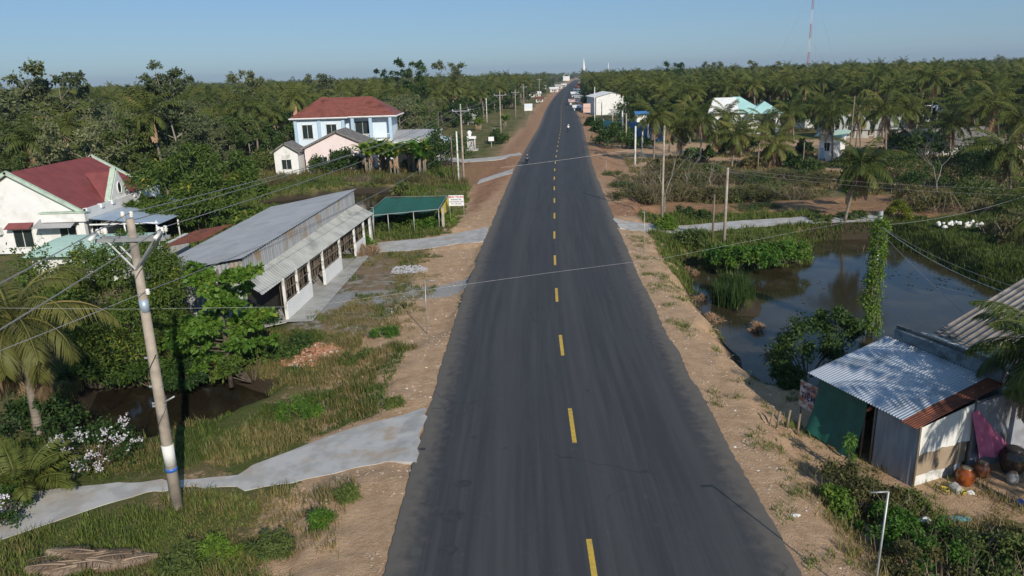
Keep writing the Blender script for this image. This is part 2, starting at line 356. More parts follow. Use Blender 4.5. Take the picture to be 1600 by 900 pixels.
def ground_mat():
    m, n, p = nmat('ground_soil_and_grass'); p.inputs['Roughness'].default_value = .95; p.inputs['Specular IOR Level'].default_value = .15
    nb = noise(n, .35, 6); nm = noise(n, 1.6, 6, rough=.65); nf = noise(n, 7, 6, rough=.7); ng = noise(n, 28, 3)
    soil = mix(n, ramp(n, nm, .35, .68), (.60, .40, .245), (.46, .295, .175))
    soil = mix(n, ramp(n, nf, .55, .75), soil, (.62, .46, .33))
    soil = mix(n, ramp(n, ng, .62, .72), soil, (.28, .20, .14))
    redc = mix(n, ramp(n, nm, .4, .65), (.42, .225, .125), (.28, .155, .09))
    soil = mix(n, attr(n, 'red'), soil, redc)
    gr = mix(n, ramp(n, nf, .35, .65), (.075, .105, .025), (.14, .15, .04))
    gr = mix(n, ramp(n, nb, .42, .62), gr, (.20, .16, .07)); gr = mix(n, ramp(n, ng, .5, .7), gr, (.05, .055, .02))
    yard = mix(n, ramp(n, nm, .42, .56), (.36, .33, .28), (.14, .125, .06)); yard = mix(n, ramp(n, noise(n, .5, 5), .45, .6), yard, (.27, .19, .12))
    s = attr(n, 'sand')
    g_amt = mth(n, 'SUBTRACT', .80, mth(n, 'MULTIPLY', s, .5))
    gf = ramp(n, mth(n, 'SUBTRACT', g_amt, mth(n, 'ADD', mth(n, 'MULTIPLY', nb, .35), mth(n, 'ADD', mth(n, 'MULTIPLY', nm, .55), mth(n, 'MULTIPLY', nf, .45)))), -.05, .09)
    gf = mth(n, 'MULTIPLY', gf, mth(n, 'SUBTRACT', 1., mth(n, 'MULTIPLY', attr(n, 'red'), .8)))
    c = mix(n, gf, soil, gr)
    c = mix(n, mth(n, 'MULTIPLY', attr(n, 'yard'), ramp(n, s, .95, .5)), c, yard); c = mix(n, mth(n, 'MULTIPLY', attr(n, 'gravel'), ramp(n, nf, .3, .5)), c, (.36, .36, .355))
    c = mix(n, ramp(n, mth(n, 'ADD', attr(n, 'mud'), mth(n, 'MULTIPLY', nm, .3)), .3, .9), c, (.055, .042, .028))
    n.links.new(c, p.inputs['Base Color'])
    h = mth(n, 'ADD', mth(n, 'MULTIPLY', nf, 1.), mth(n, 'MULTIPLY', ng, .4)); bump(n, p, h, .9, .12)
    return m
tag(link('ground', me, ground_mat()), kind='structure')
def groundz(x, y):
    z, _ = fields(np.array([[float(x)]]), np.array([[float(y)]])); return float(z[0, 0])

# road ribbon with a slightly ragged edge
ys = np.concatenate([np.arange(-60, 80, .12), np.arange(80, 300, 2), np.arange(300, 1500, 15)])
us = np.linspace(-1, 1, 15); rg = np.random.default_rng(3)
e1 = (vn(ys, ys * 0 + 3, .27) - .5) * .10 + (vn(ys, ys * 0 + 9, 1.7) - .5) * .14; e2 = (vn(ys, ys * 0 + 55, .27) - .5) * .10 + (vn(ys, ys * 0 + 77, 1.7) - .5) * .14
V = []; UA = []
for i, y in enumerate(ys):
    c = CX(y); fade = 1 if y < 200 else 0
    for u in us:
        o_ = (e1[i] if u < 0 else e2[i]) * fade * (abs(u) ** 6)
        V.append((c + u * HW + o_, y, .004 - abs(u) ** 8 * .012 + (1 - abs(u)) * .05)); UA.append(u)
k = len(us); ii = (np.arange(len(ys) - 1)[:, None] * k + np.arange(k - 1)[None]).ravel()
me = np_mesh('road', V, np.stack([ii, ii + 1, ii + k + 1, ii + k], 1), smooth=True)
a_ = me.attributes.new('across', 'FLOAT', 'POINT'); a_.data.foreach_set('value', np.array(UA, np.float32))
def road_mat():
    m, n, p = nmat('asphalt'); p.inputs['Roughness'].default_value = .82; p.inputs['Specular IOR Level'].default_value = .35
    ac = attr(n, 'across'); cmb = n.nodes.new('ShaderNodeCombineXYZ'); g = n.nodes.new('ShaderNodeNewGeometry'); sx = n.nodes.new('ShaderNodeSeparateXYZ')
    n.links.new(g.outputs['Position'], sx.inputs[0]); n.links.new(mth(n, 'MULTIPLY', ac, 6.), cmb.inputs[0]); n.links.new(mth(n, 'MULTIPLY', sx.outputs[1], .03), cmb.inputs[1])
    st = noise(n, 3.2, 5, cmb.outputs[0], .6); big = noise(n, .12, 4); fine = noise(n, 60, 2); med = noise(n, 2.5, 5)
    c = mix(n, ramp(n, st, .34, .7), (.038, .039, .042), (.058, .058, .060))
    c = mix(n, mth(n, 'MULTIPLY', ramp(n, big, .45, .7), .5), c, (.044, .046, .052))
    c = mix(n, mth(n, 'MULTIPLY', ramp(n, med, .6, .8), .35), c, (.10, .092, .083))
    ab = mth(n, 'ABSOLUTE', ac); c = mix(n, mth(n, 'MULTIPLY', ramp(n, mth(n, 'ADD', ab, mth(n, 'MULTIPLY', mth(n, 'SUBTRACT', med, .5), .25)), .80, .99), .7), c, (.17, .145, .115))
    cj = ramp(n, mth(n, 'ABSOLUTE', mth(n, 'SUBTRACT', ac, .06)), .012, .004); c = mix(n, mth(n, 'MULTIPLY', cj, .35), c, (.03, .03, .033))
    wv = mth(n, 'SINE', mth(n, 'MULTIPLY', ac, 10.5)); c = mix(n, mth(n, 'MULTIPLY', ramp(n, wv, .2, 1.), .28), c, (.082, .080, .078))
    vo = n.nodes.new('ShaderNodeTexVoronoi'); vo.feature = 'DISTANCE_TO_EDGE'; vo.inputs['Scale'].default_value = .16; wn = n.nodes.new('ShaderNodeVectorMath'); wn.operation = 'ADD'; n.links.new(g.outputs['Position'], wn.inputs[0]); nz = n.nodes.new('ShaderNodeTexNoise'); nz.inputs['Scale'].default_value = .8; n.links.new(g.outputs['Position'], nz.inputs['Vector']); n.links.new(nz.outputs['Color'], wn.inputs[1]); n.links.new(wn.outputs[0], vo.inputs['Vector'])
    c = mix(n, mth(n, 'MULTIPLY', mth(n, 'MULTIPLY', ramp(n, vo.outputs['Distance'], .006, .002), ramp(n, big, .5, .56)), .55), c, (.022, .022, .026))
    c = mix(n, mth(n, 'MULTIPLY', ramp(n, fine, .55, .7), .5), c, (.11, .11, .11))
    n.links.new(c, p.inputs['Base Color']); bump(n, p, fine, .35, .01); return m
tag(link('road', me, road_mat()), kind='structure')
mk = MB()
for i in range(-2, 60):
    y0 = 25.1 + 9 * i
    q = []
    for y, sg in ((y0, -1), (y0, 1), (y0 + 3, 1), (y0 + 3, -1)): q.append((float(CX(y)) + .11 + sg * .085, y, .06))
    mk.add(q, [(0, 1, 2, 3)])
ym = pmat('yellow_road_paint', (.62, .40, .05), (.50, .33, .06), 5, c3=(.3, .22, .08), s3=4)
tag(mk.build('road_marking', ym), kind='structure')
# tar blotches and dusty spots on the asphalt
sp = MB(); rnd = random.Random(5)
for i, (px, py, r) in enumerate([(722, 755, .32), (706, 805, .4), (700, 858, .28), (742, 682, .15), (660, 700, .12), (790, 700, .1), (918, 610, .1), (770, 600, .1)]):
    c = W(px, py, .05); k = 14
    pts = [(c.x + r * (.8 + .4 * rnd.random()) * math.cos(a * 2 * math.pi / k), c.y + r * .8 * (.8 + .4 * rnd.random()) * math.sin(a * 2 * math.pi / k)) for a in range(k)]
    pts = [(x_, y_, .010 + (1 - abs((x_ - float(CX(y_))) / HW)) * .05) for x_, y_ in pts]
    sp.add(pts, [tuple(range(k))])
tag(sp.build('road_stain', pmat('tar_stain', (.028, .028, .032), (.045, .045, .047), 4)), kind='structure')

# concrete paths as thin sheets that follow the ground
def sheet(name, P, m, up=.028):
    x0, x1 = min(p[0] for p in P), max(p[0] for p in P); y0, y1 = min(p[1] for p in P), max(p[1] for p in P)
    bm = bmesh.new(); vs = [bm.verts.new((p[0], p[1], 0)) for p in P]; bm.faces.new(vs)
    st = .5
    for x in np.arange(x0 + st, x1, st): 
        bmesh.ops.bisect_plane(bm, geom=bm.verts[:] + bm.edges[:] + bm.faces[:], plane_co=(x, 0, 0), plane_no=(1, 0, 0))
    for y in np.arange(y0 + st, y1, st): 
        bmesh.ops.bisect_plane(bm, geom=bm.verts[:] + bm.edges[:] + bm.faces[:], plane_co=(0, y, 0), plane_no=(0, 1, 0))
    X = np.array([[v.co.x for v in bm.verts]]); Y = np.array([[v.co.y for v in bm.verts]]); Z, mk_ = fields(X, Y); o_ = mk_['out'][0]
    for v, z, o in zip(bm.verts, Z[0], o_):
        n_ = float(vn(np.array([v.co.x]), np.array([v.co.y]), .5)[0] - .5) * .3
        t_ = min(1, max(0, (o - .1) / .8)); v.co.z = .016 * (1 - t_) + (z + up) * t_
        v.co.x += n_ * .8; v.co.y += n_
    r = bmesh.ops.extrude_face_region(bm, geom=bm.faces[:])
    for v in [g for g in r['geom'] if isinstance(g, bmesh.types.BMVert)]: v.co.z -= .12
    bmesh.ops.recalc_face_normals(bm, faces=bm.faces)
    me = bpy.data.meshes.new(name); bm.to_mesh(me); bm.free()
    return tag(link(name, me, m), kind='structure')
pc = pmat('path_concrete', (.48, .46, .43), (.38, .36, .33), 1.3, lo=.42, hi=.62, c3=(.40, .32, .24), s3=.9, bmp=.15)
for P in (PATHL, PATH2, PATH3, PATH4, PATHR): sheet('path', P, pc)
# water
def water(name, P, z, col):
    m, n, p = nmat(name); p.inputs['Base Color'].default_value = (*col, 1); p.inputs['Roughness'].default_value = .09; p.inputs['IOR'].default_value = 1.33
    c = mix(n, ramp(n, noise(n, .35, 5), .45, .65), col, tuple(x * 1.6 for x in col)); n.links.new(c, p.inputs['Base Color'])
    bump(n, p, noise(n, 3.5, 4), .12, .03)
    xs = [p_[0] for p_ in P]; ys_ = [p_[1] for p_ in P]; a, b, c_, d = min(xs) - 2.5, max(xs) + 2.5, min(ys_) - 2.5, max(ys_) + 2.5
    o = MB().add([(a, c_, z), (b, c_, z), (b, d, z), (a, d, z)], [(0, 1, 2, 3)]).build(name, m); tag(o, kind='structure')
water('pond_water', POND, ZP, (.034, .028, .015)); water('ditch_water', DITCH, ZD, (.02, .016, .009)); water('canal_water', DITCH2, -1.45, (.02, .018, .01))
# ------------------------------------------------------------------ vegetation generators (real leaves, fronds and limbs)
def unit(a): return a / np.maximum(np.linalg.norm(a, axis=-1, keepdims=True), 1e-9)
def leafset(P, D, N, L, Wd, var, droop=.0):
    """rhombus leaves: base P, direction D, normal N, length L, width Wd"""
    S = unit(np.cross(D, N)); L = np.asarray(L)[:, None] if np.ndim(L) else L; Wd = np.asarray(Wd)[:, None] if np.ndim(Wd) else Wd
    m = P + D * L * .45; tip = P + D * L; tip = tip - np.array([0, 0, 1.]) * L * droop
    V = np.stack([P, m + S * Wd * .5, tip, m - S * Wd * .5], 1).reshape(-1, 3); n = len(P)
    return V, np.arange(4 * n).reshape(n, 4), np.repeat(var, 4)
def cat_(parts):
    Vs, Fs, vs = [], [], []; o = 0
    for V, F_, v in parts: Vs.append(V); Fs.append(F_ + o); vs.append(v); o += len(V)
    return np.concatenate(Vs), np.concatenate(Fs), np.concatenate(vs)
def clumps(C, R, n, L, Wd, seed, shell=.55, up=.35, droop=.1, flat=1.):
    """n leaves in each clump of centre C radius R"""
    g = np.random.default_rng(seed); C = np.asarray(C, float); R = np.asarray(R, float); k = len(C)
    if R.ndim == 1: R = np.stack([R, R, R * flat], 1)
    d = unit(g.normal(size=(k, n, 3))); d[..., 2] = np.where(d[..., 2] < -.55, -d[..., 2], d[..., 2])
    rr = (shell + (1 - shell) * g.random((k, n, 1))) * (.72 + .28 * np.sin(d[..., :1] * 5 + d[..., 1:2] * 4 + g.random((k, 1, 1)) * 6))
    P = C[:, None] + d * R[:, None] * rr
    D = unit(d * .5 + g.normal(size=d.shape) * .75 + np.array([0, 0, up - .3])); N = unit(d * .6 + g.normal(size=d.shape) * .6 + np.array([0, 0, .7]))
    cv = g.random((k, 1)) * .5; var = np.clip(cv + g.random((k, n)) * .5, 0, 1).ravel()
    P, D, N = (a.reshape(-1, 3) for a in (P, D, N)); s = .65 + .7 * g.random(len(P))
    return leafset(P, D, N, L * s, Wd * s, var, droop)
def leafmesh(name, parts, m, parent=None, label=None):
    V, F_, v = cat_(parts); o = link(name, np_mesh(name, V, F_, v), m, parent); note(o)
    return o

def frond(g, base, az, el, L, nl, ll, lw, droop, hang, var):
    k = 14; t = np.linspace(0, 1, k); e = el - droop * t ** 1.25; ds = L / (k - 1)
    dx = np.cos(e); dz = np.sin(e); pts = np.zeros((k, 3)); h = np.array([math.cos(az), math.sin(az), 0])
    pts[1:] = np.cumsum(dx[:-1, None] * h + dz[:-1, None] * np.array([0, 0, 1]), 0) * ds; pts += base
    side = np.array([-h[1], h[0], 0])
    tt = np.linspace(.13, .99, nl) ; out = []
    P = np.stack([np.interp(tt, t, pts[:, i]) for i in range(3)], 1); fw = np.stack([np.interp(tt, t, np.gradient(pts[:, i])) for i in range(3)], 1); fw = unit(fw)
    prof = np.sin(np.pi * (tt * .86 + .12)) ** .6 * ll
    for s in (-1, 1):
        dn = hang * (.7 + .6 * g.random(nl)); D = unit(side * s + fw * (.45 + .2 * g.random((nl, 1))) - np.array([0, 0, 1]) * dn[:, None] + g.normal(size=(nl, 3)) * .06)
        N = unit(np.cross(D, fw) * s + 1e-6); N = np.where(N[:, 2:] < 0, -N, N)
        out.append(leafset(P, D, N, prof * (.85 + .3 * g.random(nl)), np.full(nl, lw), np.clip(var + (g.random(nl) - .5) * .25 + tt * .15, 0, 1), .10 + hang * .12))
    # rachis as a thin three-sided tube (quads)
    r = np.linspace(.05, .012, k) * (L / 4.5 + .3); up = np.array([0, 0, 1.]); ring = np.stack([pts + side * r[:, None], pts - side * r[:, None], pts + up * r[:, None] * 1.2], 1).reshape(-1, 3)
    F_ = np.array([(i * 3 + j, i * 3 + (j + 1) % 3, (i + 1) * 3 + (j + 1) % 3, (i + 1) * 3 + j) for i in range(k - 1) for j in range(3)])
    out.append((ring, F_, np.full(len(ring), min(1, var + .35))))
    return out
def trunk_pts(h, lean, g, k=9):
    t = np.linspace(0, 1, k); b = g.normal(size=2) * .012 * h
    return [(lean[0] * a ** 1.5 + b[0] * math.sin(a * 4), lean[1] * a ** 1.5 + b[1] * math.sin(a * 4), a * h) for a in t]
def palm_parts(seed, h, lean=(0, 0), nf=20, L=4.6, nl=24, lw=.10, dead=5, ll=1.05, r=.17, dr=1.):
    g = np.random.default_rng(seed); pts = trunk_pts(h, lean, g); top = np.array(pts[-1])
    tr = MB().tube(pts, [r * (1.35 if i == 0 else 1) * (1 - .35 * i / 8) for i in range(9)], 8)
    green = []; dd = []
    for i in range(nf):
        u = i / max(nf - 1, 1); az = i * 2.39996 + g.random() * .4; el = rad(82 - 100 * u ** .85) + (g.random() - .5) * .2
        Lf = L * (.75 + .3 * math.sin(math.pi * min(1, u + .25))) * (.9 + .2 * g.random())
        green += frond(g, top + np.array([0, 0, .15]), az, el, Lf, nl, ll, lw, dr * rad(75 + 35 * u) * (.8 + .4 * g.random()), .35 + .75 * u, .25 + .25 * g.random() + (.3 if g.random() < .12 else 0))
    for i in range(dead):
        az = i * 2.39996 * 1.3 + g.random(); dd += frond(g, top - np.array([0, 0, .1]), az, rad(-55 - 20 * g.random()), L * (.6 + .25 * g.random()), max(8, nl // 2), ll * .8, lw * 1.1, rad(28), .9, .3 + .4 * g.random())
    return tr, green, dd
def palm(name, label, x, y, z, h, seed, group=None, lean=(0, 0), **kw):
    t = thing(name, label, 'palm tree', (x, y, z), 0, group)
    tr, gr, dd = palm_parts(seed, h, lean, **kw)
    tr.build('trunk', K['bark_palm'], t); leafmesh('crown', gr, K['l_palm'], t)
    if dd: leafmesh('dead_fronds', dd, K['l_dead'], t)
    return t
def palm_single(name, seed, h, **kw):     # one mesh, for the small ones far off
    tr, gr, dd = palm_parts(seed, h, (random.Random(seed).uniform(-1.2, 1.2), random.Random(seed + 1).uniform(-1, 1)), **kw)
    tv = np.array(tr.v); tf = [f for f in tr.f if len(f) == 4]
    G = cat_(gr); D = cat_(dd) if dd else None
    parts = [(tv, np.array(tf), np.full(len(tv), .5)), G] + ([D] if D else [])
    V, F_, v = cat_(parts); mi = np.concatenate([np.full(len(tf), 1), np.zeros(len(G[1]))] + ([np.full(len(D[1]), 2)] if D else []))
    me = np_mesh(name, V, F_, v, mi); me.materials.append(K['l_palm']); me.materials.append(K['bark_palm']); me.materials.append(K['l_dead']); return me

def tree_parts(seed, h, spread, nlimb=9, ncl=26, r=.16, crown0=.35, cl=(.7, 1.3), nleaf=110, L=.3, Wd=.14, shape='ovoid', fork=True, flat=.8, lean=(0, 0), droop=.1, shell=.35):
    g = np.random.default_rng(seed); pts = trunk_pts(h * .82, lean, g); P = np.array(pts); tb = MB()
    tb.tube(pts, [r * (1.5 if i == 0 else 1) * (1 - .8 * i / 8) for i in range(9)], 7)
    C = []; R = []
    for i in range(nlimb):
        u = (i + .5) / nlimb; a = i * 2.4 + g.random(); t = crown0 * .8 + (1 - crown0 * .8) * u * .95; j = t * 8; b = P[min(8, int(j))]
        if shape == 'ovoid': w_ = math.sin(math.pi * min(.98, .22 + .72 * u)) ** .7
        elif shape == 'umbrella': w_ = .5 + .6 * u
        else: w_ = 1.05 - .75 * u
        ln = spread * w_ * (.65 + .5 * g.random()); e = rad(18 + 45 * u)
        tip = b + np.array([math.cos(a) * ln, math.sin(a) * ln, math.sin(e) * ln * .8]); mid = b + (tip - b) * .5 + np.array([0, 0, ln * .06])
        tb.tube([b, mid, tip], [r * .45 * (1 - .5 * u), r * .28, .02], 5)
        for q in range(max(1, ncl // nlimb)):
            s = .5 + .6 * g.random(); c = b + (tip - b) * s + g.normal(size=3) * spread * .16
            C.append(c); R.append(cl[0] + (cl[1] - cl[0]) * g.random())
            if q: tb.tube([b + (tip - b) * .5, c], [r * .16, .012], 4)
    C.append(P[8] + np.array([0, 0, cl[0] * .7])); R.append(cl[1] * .8)
    return tb, [clumps(C, R, nleaf, L, Wd, seed + 1, shell=shell, flat=flat, droop=droop)]
def tree(name, label, cat, x, y, z, seed, h, spread, bark, leaf, group=None, rz=0, **kw):
    t = thing(name, label, cat, (x, y, z), rz, group); tb, lf = tree_parts(seed, h, spread, **kw)
    tb.build('trunk', bark, t); leafmesh('crown', lf, leaf, t); return t
def bush(name, label, cat, x, y, z, seed, w_, h, leaf, group=None, n=14, nleaf=120, L=.16, Wd=.08, twigs=0, depth=None, droop=.1, tw=None, shell=.4):
    """shrub: stems from the ground carrying leaf clumps, uneven outline"""
    g = np.random.default_rng(seed); t = thing(name, label, cat, (x, y, z), 0, group); d_ = depth or w_
    C = []; R = []; sb = MB()
    for i in range(n):
        a = g.random() * 6.283; q = math.sqrt(g.random()); hh = h * (1 - .55 * q * q) * (.45 + .5 * g.random()); c = np.array([math.cos(a) * q * w_ / 2, math.sin(a) * q * d_ / 2, hh])
        r_ = min(w_, d_, h * 1.6) * (.17 + .13 * g.random()); C.append(c); R.append(r_)
        sb.tube([(c[0] * .15, c[1] * .15, -.1), (c[0] * .6, c[1] * .6, hh * .5), tuple(c)], [.035, .025, .012], 4)
    sb.build('stems', K['bark'], t)
    leafmesh('foliage', [clumps(C, R, nleaf, L, Wd, seed + 3, shell=shell, flat=.85, droop=droop)], leaf, t)
    if twigs:
        P = np.stack([(g.random(twigs) - .5) * w_, (g.random(twigs) - .5) * d_, g.random(twigs) * h * .3], 1); D = unit(np.stack([g.normal(size=twigs) * .45, g.normal(size=twigs) * .45, np.ones(twigs)], 1))
        leafmesh('dry_stems', [leafset(P, D, unit(g.normal(size=(twigs, 3))), h * (.5 + .7 * g.random(twigs)), np.full(twigs, .05 if y > 50 else .018), g.random(twigs))], tw or K['twig'], t)
    return t
def banana(name, label, x, y, z, seed, h=3.2, nst=3, group=None):
    g = np.random.default_rng(seed); t = thing(name, label, 'banana plant', (x, y, z), 0, group); sb = MB(); parts = []; dead = []
    for s in range(nst):
        bx, by = g.normal(size=2) * .5; hh = h * (.5 + .25 * g.random()); sb.tube([(bx, by, -.1), (bx * 1.1, by * 1.1, hh * .6), (bx * 1.2, by * 1.2, hh)], [.14, .11, .07], 7)
        for i in range(9):
            az = i * 2.4 + g.random(); el = rad(78 - 50 * i / 9); L = (1.2 + h * .26) * (.8 + .4 * g.random()); k = 7; tt = np.linspace(0, 1, k); e = el - rad(75) * tt ** 1.3
            hd = np.array([math.cos(az), math.sin(az), 0]); c = np.zeros((k, 3)); c[1:] = np.cumsum(np.cos(e[:-1])[:, None] * hd + np.sin(e[:-1])[:, None] * np.array([0, 0, 1]), 0) * L / (k - 1)
            c += np.array([bx * 1.2, by * 1.2, hh]); sd = np.array([-hd[1], hd[0], .35]); sd2 = np.array([hd[1], -hd[0], .35]); wd = (.2 + h * .03) * np.sin(np.pi * (tt * .9 + .08)) ** .6
            V = np.stack([c + sd * wd[:, None], c, c + sd2 * wd[:, None]], 1).reshape(-1, 3); F_ = np.array([(a * 3 + b, a * 3 + b + 1, a * 3 + b + 4, a * 3 + b + 3) for a in range(k - 1) for b in (0, 1)])
            parts.append((V, F_, np.full(len(V), g.random())))
        for i in range(1):
            az = g.random() * 6.28; P = np.array([[bx, by, hh * .95]]); dead.append(leafset(P + g.normal(size=(6, 3)) * .08, unit(np.tile([math.cos(az) * .25, math.sin(az) * .25, -1], (6, 1)) + g.normal(size=(6, 3)) * .12), unit(g.normal(size=(6, 3))), np.full(6, 1.5), np.full(6, .22), g.random(6)))
    sb.build('stem', K['bark_pale'], t); leafmesh('leaves', parts, K['l_banana'], t); leafmesh('dry_leaves', dead, K['l_dead'], t); return t
def bare_tree(name, label, x, y, z, seed, h, bark, group=None, lvl=4, r=.13, spread=.55, cat='bare tree'):
    g = random.Random(seed); t = thing(name, label, cat, (x, y, z), 0, group); tb = MB(); lb = MB()
    def grow(p, d, L, r_, lv, mb):
        q = p + d * L * .5 + Vector((g.uniform(-.06, .06), g.uniform(-.06, .06), 0)) * L; e = p + d * L
        mb.tube([p, q, e], [r_, r_ * .85, r_ * .62], 6 if lv > 2 else 4)
        if lv == 0: return
        for i in range(g.choice((2, 3, 3))):
            nd = (d + Vector((g.uniform(-1, 1), g.uniform(-1, 1), g.uniform(-.1, .55))) * spread * 1.5).normalized(); grow(e, nd, L * g.uniform(.6, .85), r_ * .55, lv - 1, lb)
    p0 = Vector((0, 0, -.1)); d0 = Vector((g.uniform(-.12, .12), g.uniform(-.12, .12), 1)).normalized()
    grow(p0, d0, h * .36, r, lvl, tb)
    tb.build('trunk', bark, t); lb.build('branches', bark, t); return t

def tufts(name, label, cat, pts, nb, L, Wd, m, seed, lean=.45, kind='stuff', parent=None):
    """grass: nb bent blades at every point"""
    g = np.random.default_rng(seed); P = np.repeat(np.asarray(pts, float), nb, 0); n = len(P); P[:, :2] += g.normal(size=(n, 2)) * .11; P[:, 2] -= .03
    a = g.random(n) * 6.283; ln = lean * (.3 + g.random(n)); D0 = unit(np.stack([np.cos(a) * ln * .5, np.sin(a) * ln * .5, np.ones(n)], 1)); D1 = unit(np.stack([np.cos(a) * ln * 1.8, np.sin(a) * ln * 1.8, np.full(n, .75)], 1))
    S = np.stack([-np.sin(a), np.cos(a), np.zeros(n)], 1); l = (L * (.5 + .8 * g.random(n)) * (.45 + 1.1 * vn(P[:, 0], P[:, 1], .9)))[:, None]; w_ = (Wd * (.7 + .6 * g.random(n)))[:, None]
    M1 = P + D0 * l * .5; T = M1 + D1 * l * .5
    V = np.stack([P - S * w_ * .5, P + S * w_ * .5, M1 + S * w_ * .45, M1 - S * w_ * .45, T + S * w_ * .06, T - S * w_ * .06], 1).reshape(-1, 3)
    b = np.arange(n)[:, None] * 6; F_ = np.concatenate([b + [0, 1, 2, 3], b + [3, 2, 4, 5]])
    cv = np.repeat(g.random(len(pts)), nb) * .5; v = np.repeat(np.clip(cv + g.random(n) * .5, 0, 1), 6)
    o = link(name, np_mesh(name, V, F_, v), m, parent)
    if parent is None: tag(o, label, cat, kind=kind)
    return o
def scatter(box, n, seed, cond=None, dz=0):
    g = np.random.default_rng(seed); X = box[0] + g.random(n) * (box[1] - box[0]); Y = box[2] + g.random(n) * (box[3] - box[2]); Z, mk_ = fields(X[None], Y[None]); Z = Z[0]
    mk1 = {k: v[0] for k, v in mk_.items()}; ok = cond(X, Y, Z, mk1) if cond else np.ones(n, bool)
    return np.stack([X[ok], Y[ok], Z[ok] + dz], 1)
def inpoly(X, Y, P): return sd_poly(X, Y, P) < 0
# ------------------------------------------------------------------ buildings
def window(t, x, y, z, w_, h, face='-y', frame='white', glass='glass', wall_t=.0, mull=1):
    """a framed window on a wall face; x,y,z is its centre"""
    s = {'-y': (1, 0), '+y': (1, 0), '-x': (0, 1), '+x': (0, 1)}[face]; n = {'-y': (0, -1), '+y': (0, 1), '-x': (-1, 0), '+x': (1, 0)}[face]
    mb = MB(); b = .07
    for a, c, lw, lh in ((-w_/2, 0, b, h + b), (w_/2, 0, b, h + b), (0, h/2, w_ + b, b), (0, -h/2, w_ + b, b)) + tuple(((i / (mull + 1) - .5) * w_, 0, .04, h) for i in range(1, mull + 1)):
        mb.box((x + s[0]*a + n[0]*.03, y + s[1]*a + n[1]*.03, z + c), (lw if s[0] else .08, lw if s[1] else .08, lh))
    f = mb.build('window', K[frame], t)
    MB().box((x + n[0]*.012, y + n[1]*.012, z), (w_ if s[0] else .02, w_ if s[1] else .02, h)).build('pane', K[glass], f)
    return f
def hip(mb, x0, x1, y0, y1, z, rise, ov=.5, inset=None, rx=None):
    x0 -= ov; x1 += ov; y0 -= ov; y1 += ov; ym = (y0 + y1) / 2; ins = inset if inset is not None else (y1 - y0) / 2
    a, b = (rx if rx else (x0 + ins, x1 - ins)); A, B = (a, ym, z + rise), (b, ym, z + rise); c = [(x0, y0, z), (x1, y0, z), (x1, y1, z), (x0, y1, z)]
    mb.slab([c[0], c[1], B, A], .12); mb.slab([c[2], c[3], A, B], .12); mb.slab([c[1], c[2], B], .12); mb.slab([c[3], c[0], A], .12)
def tile_courses(mb, c0, c1, B, A, n, t=.05):  # raised courses running along a roof plane
    c0, c1, A, B = map(Vector, (c0, c1, A, B))
    for i in range(1, n):
        u = i / n; p, q = c0.lerp(A, u), c1.lerp(B, u); up = (c1 - c0).cross(A - c0).normalized()
        if up.z < 0: up = -up
        d = (A - c0).normalized() * .09
        mb.add([p + up * .01, q + up * .01, q + up * t, p + up * t, p + d + up * .01, q + d + up * .01], [(0, 1, 2, 3), (3, 2, 5, 4)])
def house(name, label, x, y, z, rz, w_, d, h, rise, wall='white', roof='galv', group=None, ridge='x', wins=2, door=True, ov=.5, cat='house', flat=False):
    t = thing(name, label, cat, (x, y, z), rz, group)
    mb = MB().box((0, 0, h / 2), (w_, d, h))
    if not flat:
        if ridge == 'x':
            for s in (-1, 1): mb.wall([(s * w_ / 2 * .999, -d / 2, h), (s * w_ / 2 * .999, d / 2, h), (s * w_ / 2 * .999, 0, h + rise)], .15, (-s, 0, 0))
        else:
            for s in (-1, 1): mb.wall([(-w_ / 2, s * d / 2 * .999, h), (w_ / 2, s * d / 2 * .999, h), (0, s * d / 2 * .999, h + rise)], .15, (0, -s, 0))
    mb.build('wall', K[wall], t); r = MB()
    if flat: r.box((0, 0, h + .08), (w_ + ov, d + ov, .16))
    elif ridge == 'x':
        k = rise / (d / 2); X = w_ / 2 + ov; Y = d / 2 + ov; zl = h - k * ov + .03
        for s in (-1, 1): r.corr((-X, s * Y, zl), (X, s * Y, zl), (X, 0, h + rise + .03), (-X, 0, h + rise + .03), max(4, int(w_ / .35)), .03)
    else:
        k = rise / (w_ / 2); X = w_ / 2 + ov; Y = d / 2 + ov; zl = h - k * ov + .03
        for s in (-1, 1): r.corr((s * X, -Y, zl), (s * X, Y, zl), (0, Y, h + rise + .03), (0, -Y, h + rise + .03), max(4, int(d / .35)), .03)
    r.build('roof', K[roof], t)
    for i in range(wins):
        u = (i + .5) / wins - .5 + (.0 if not door else .0); window(t, u * w_ * .8, -d / 2, h * .55, 1.1, 1.1)
    if door: MB().box((w_ * .02, -d / 2 - .03, 1.05), (.95, .06, 2.1)).build('door', K['wood'], t)
    return t

# --- long roadside shed
G = -.42
tag(MB().wall([(-13.6, 42, G + .05), (-12.4, 63, G + .05), (-13.9, 64.6, G + .05), (-15.0, 41, G + .05)], .04, (0, 0, -1)).build('porch_floor', K['conc']), kind='structure')
t = thing('long_shed', 'long grey corrugated metal shed with a white low wall along its open porch', 'shed', (-15, 52, G))
NR, FR, FL, NL = (-15.06, 40.1, 4.15), (-13.72, 65.2, 4.15), (-21.4, 65.8, 2.75), (-22.0, 40.5, 2.75)
MB().corr((NR[0] + .15, NR[1] - .3, 4.17), (FR[0] + .15, FR[1] + .3, 4.17), FL, NL, 70, .03, seg=5, wob=.04).build('roof', K['galv'], t, True)
MB().corr((-15.06, 40.2, 2.85), (-13.75, 65.1, 2.85), (-13.75, 65.1, 4.12), (-15.06, 40.2, 4.12), 80, .03).build('upper_wall', K['galv_wall'], t, True)
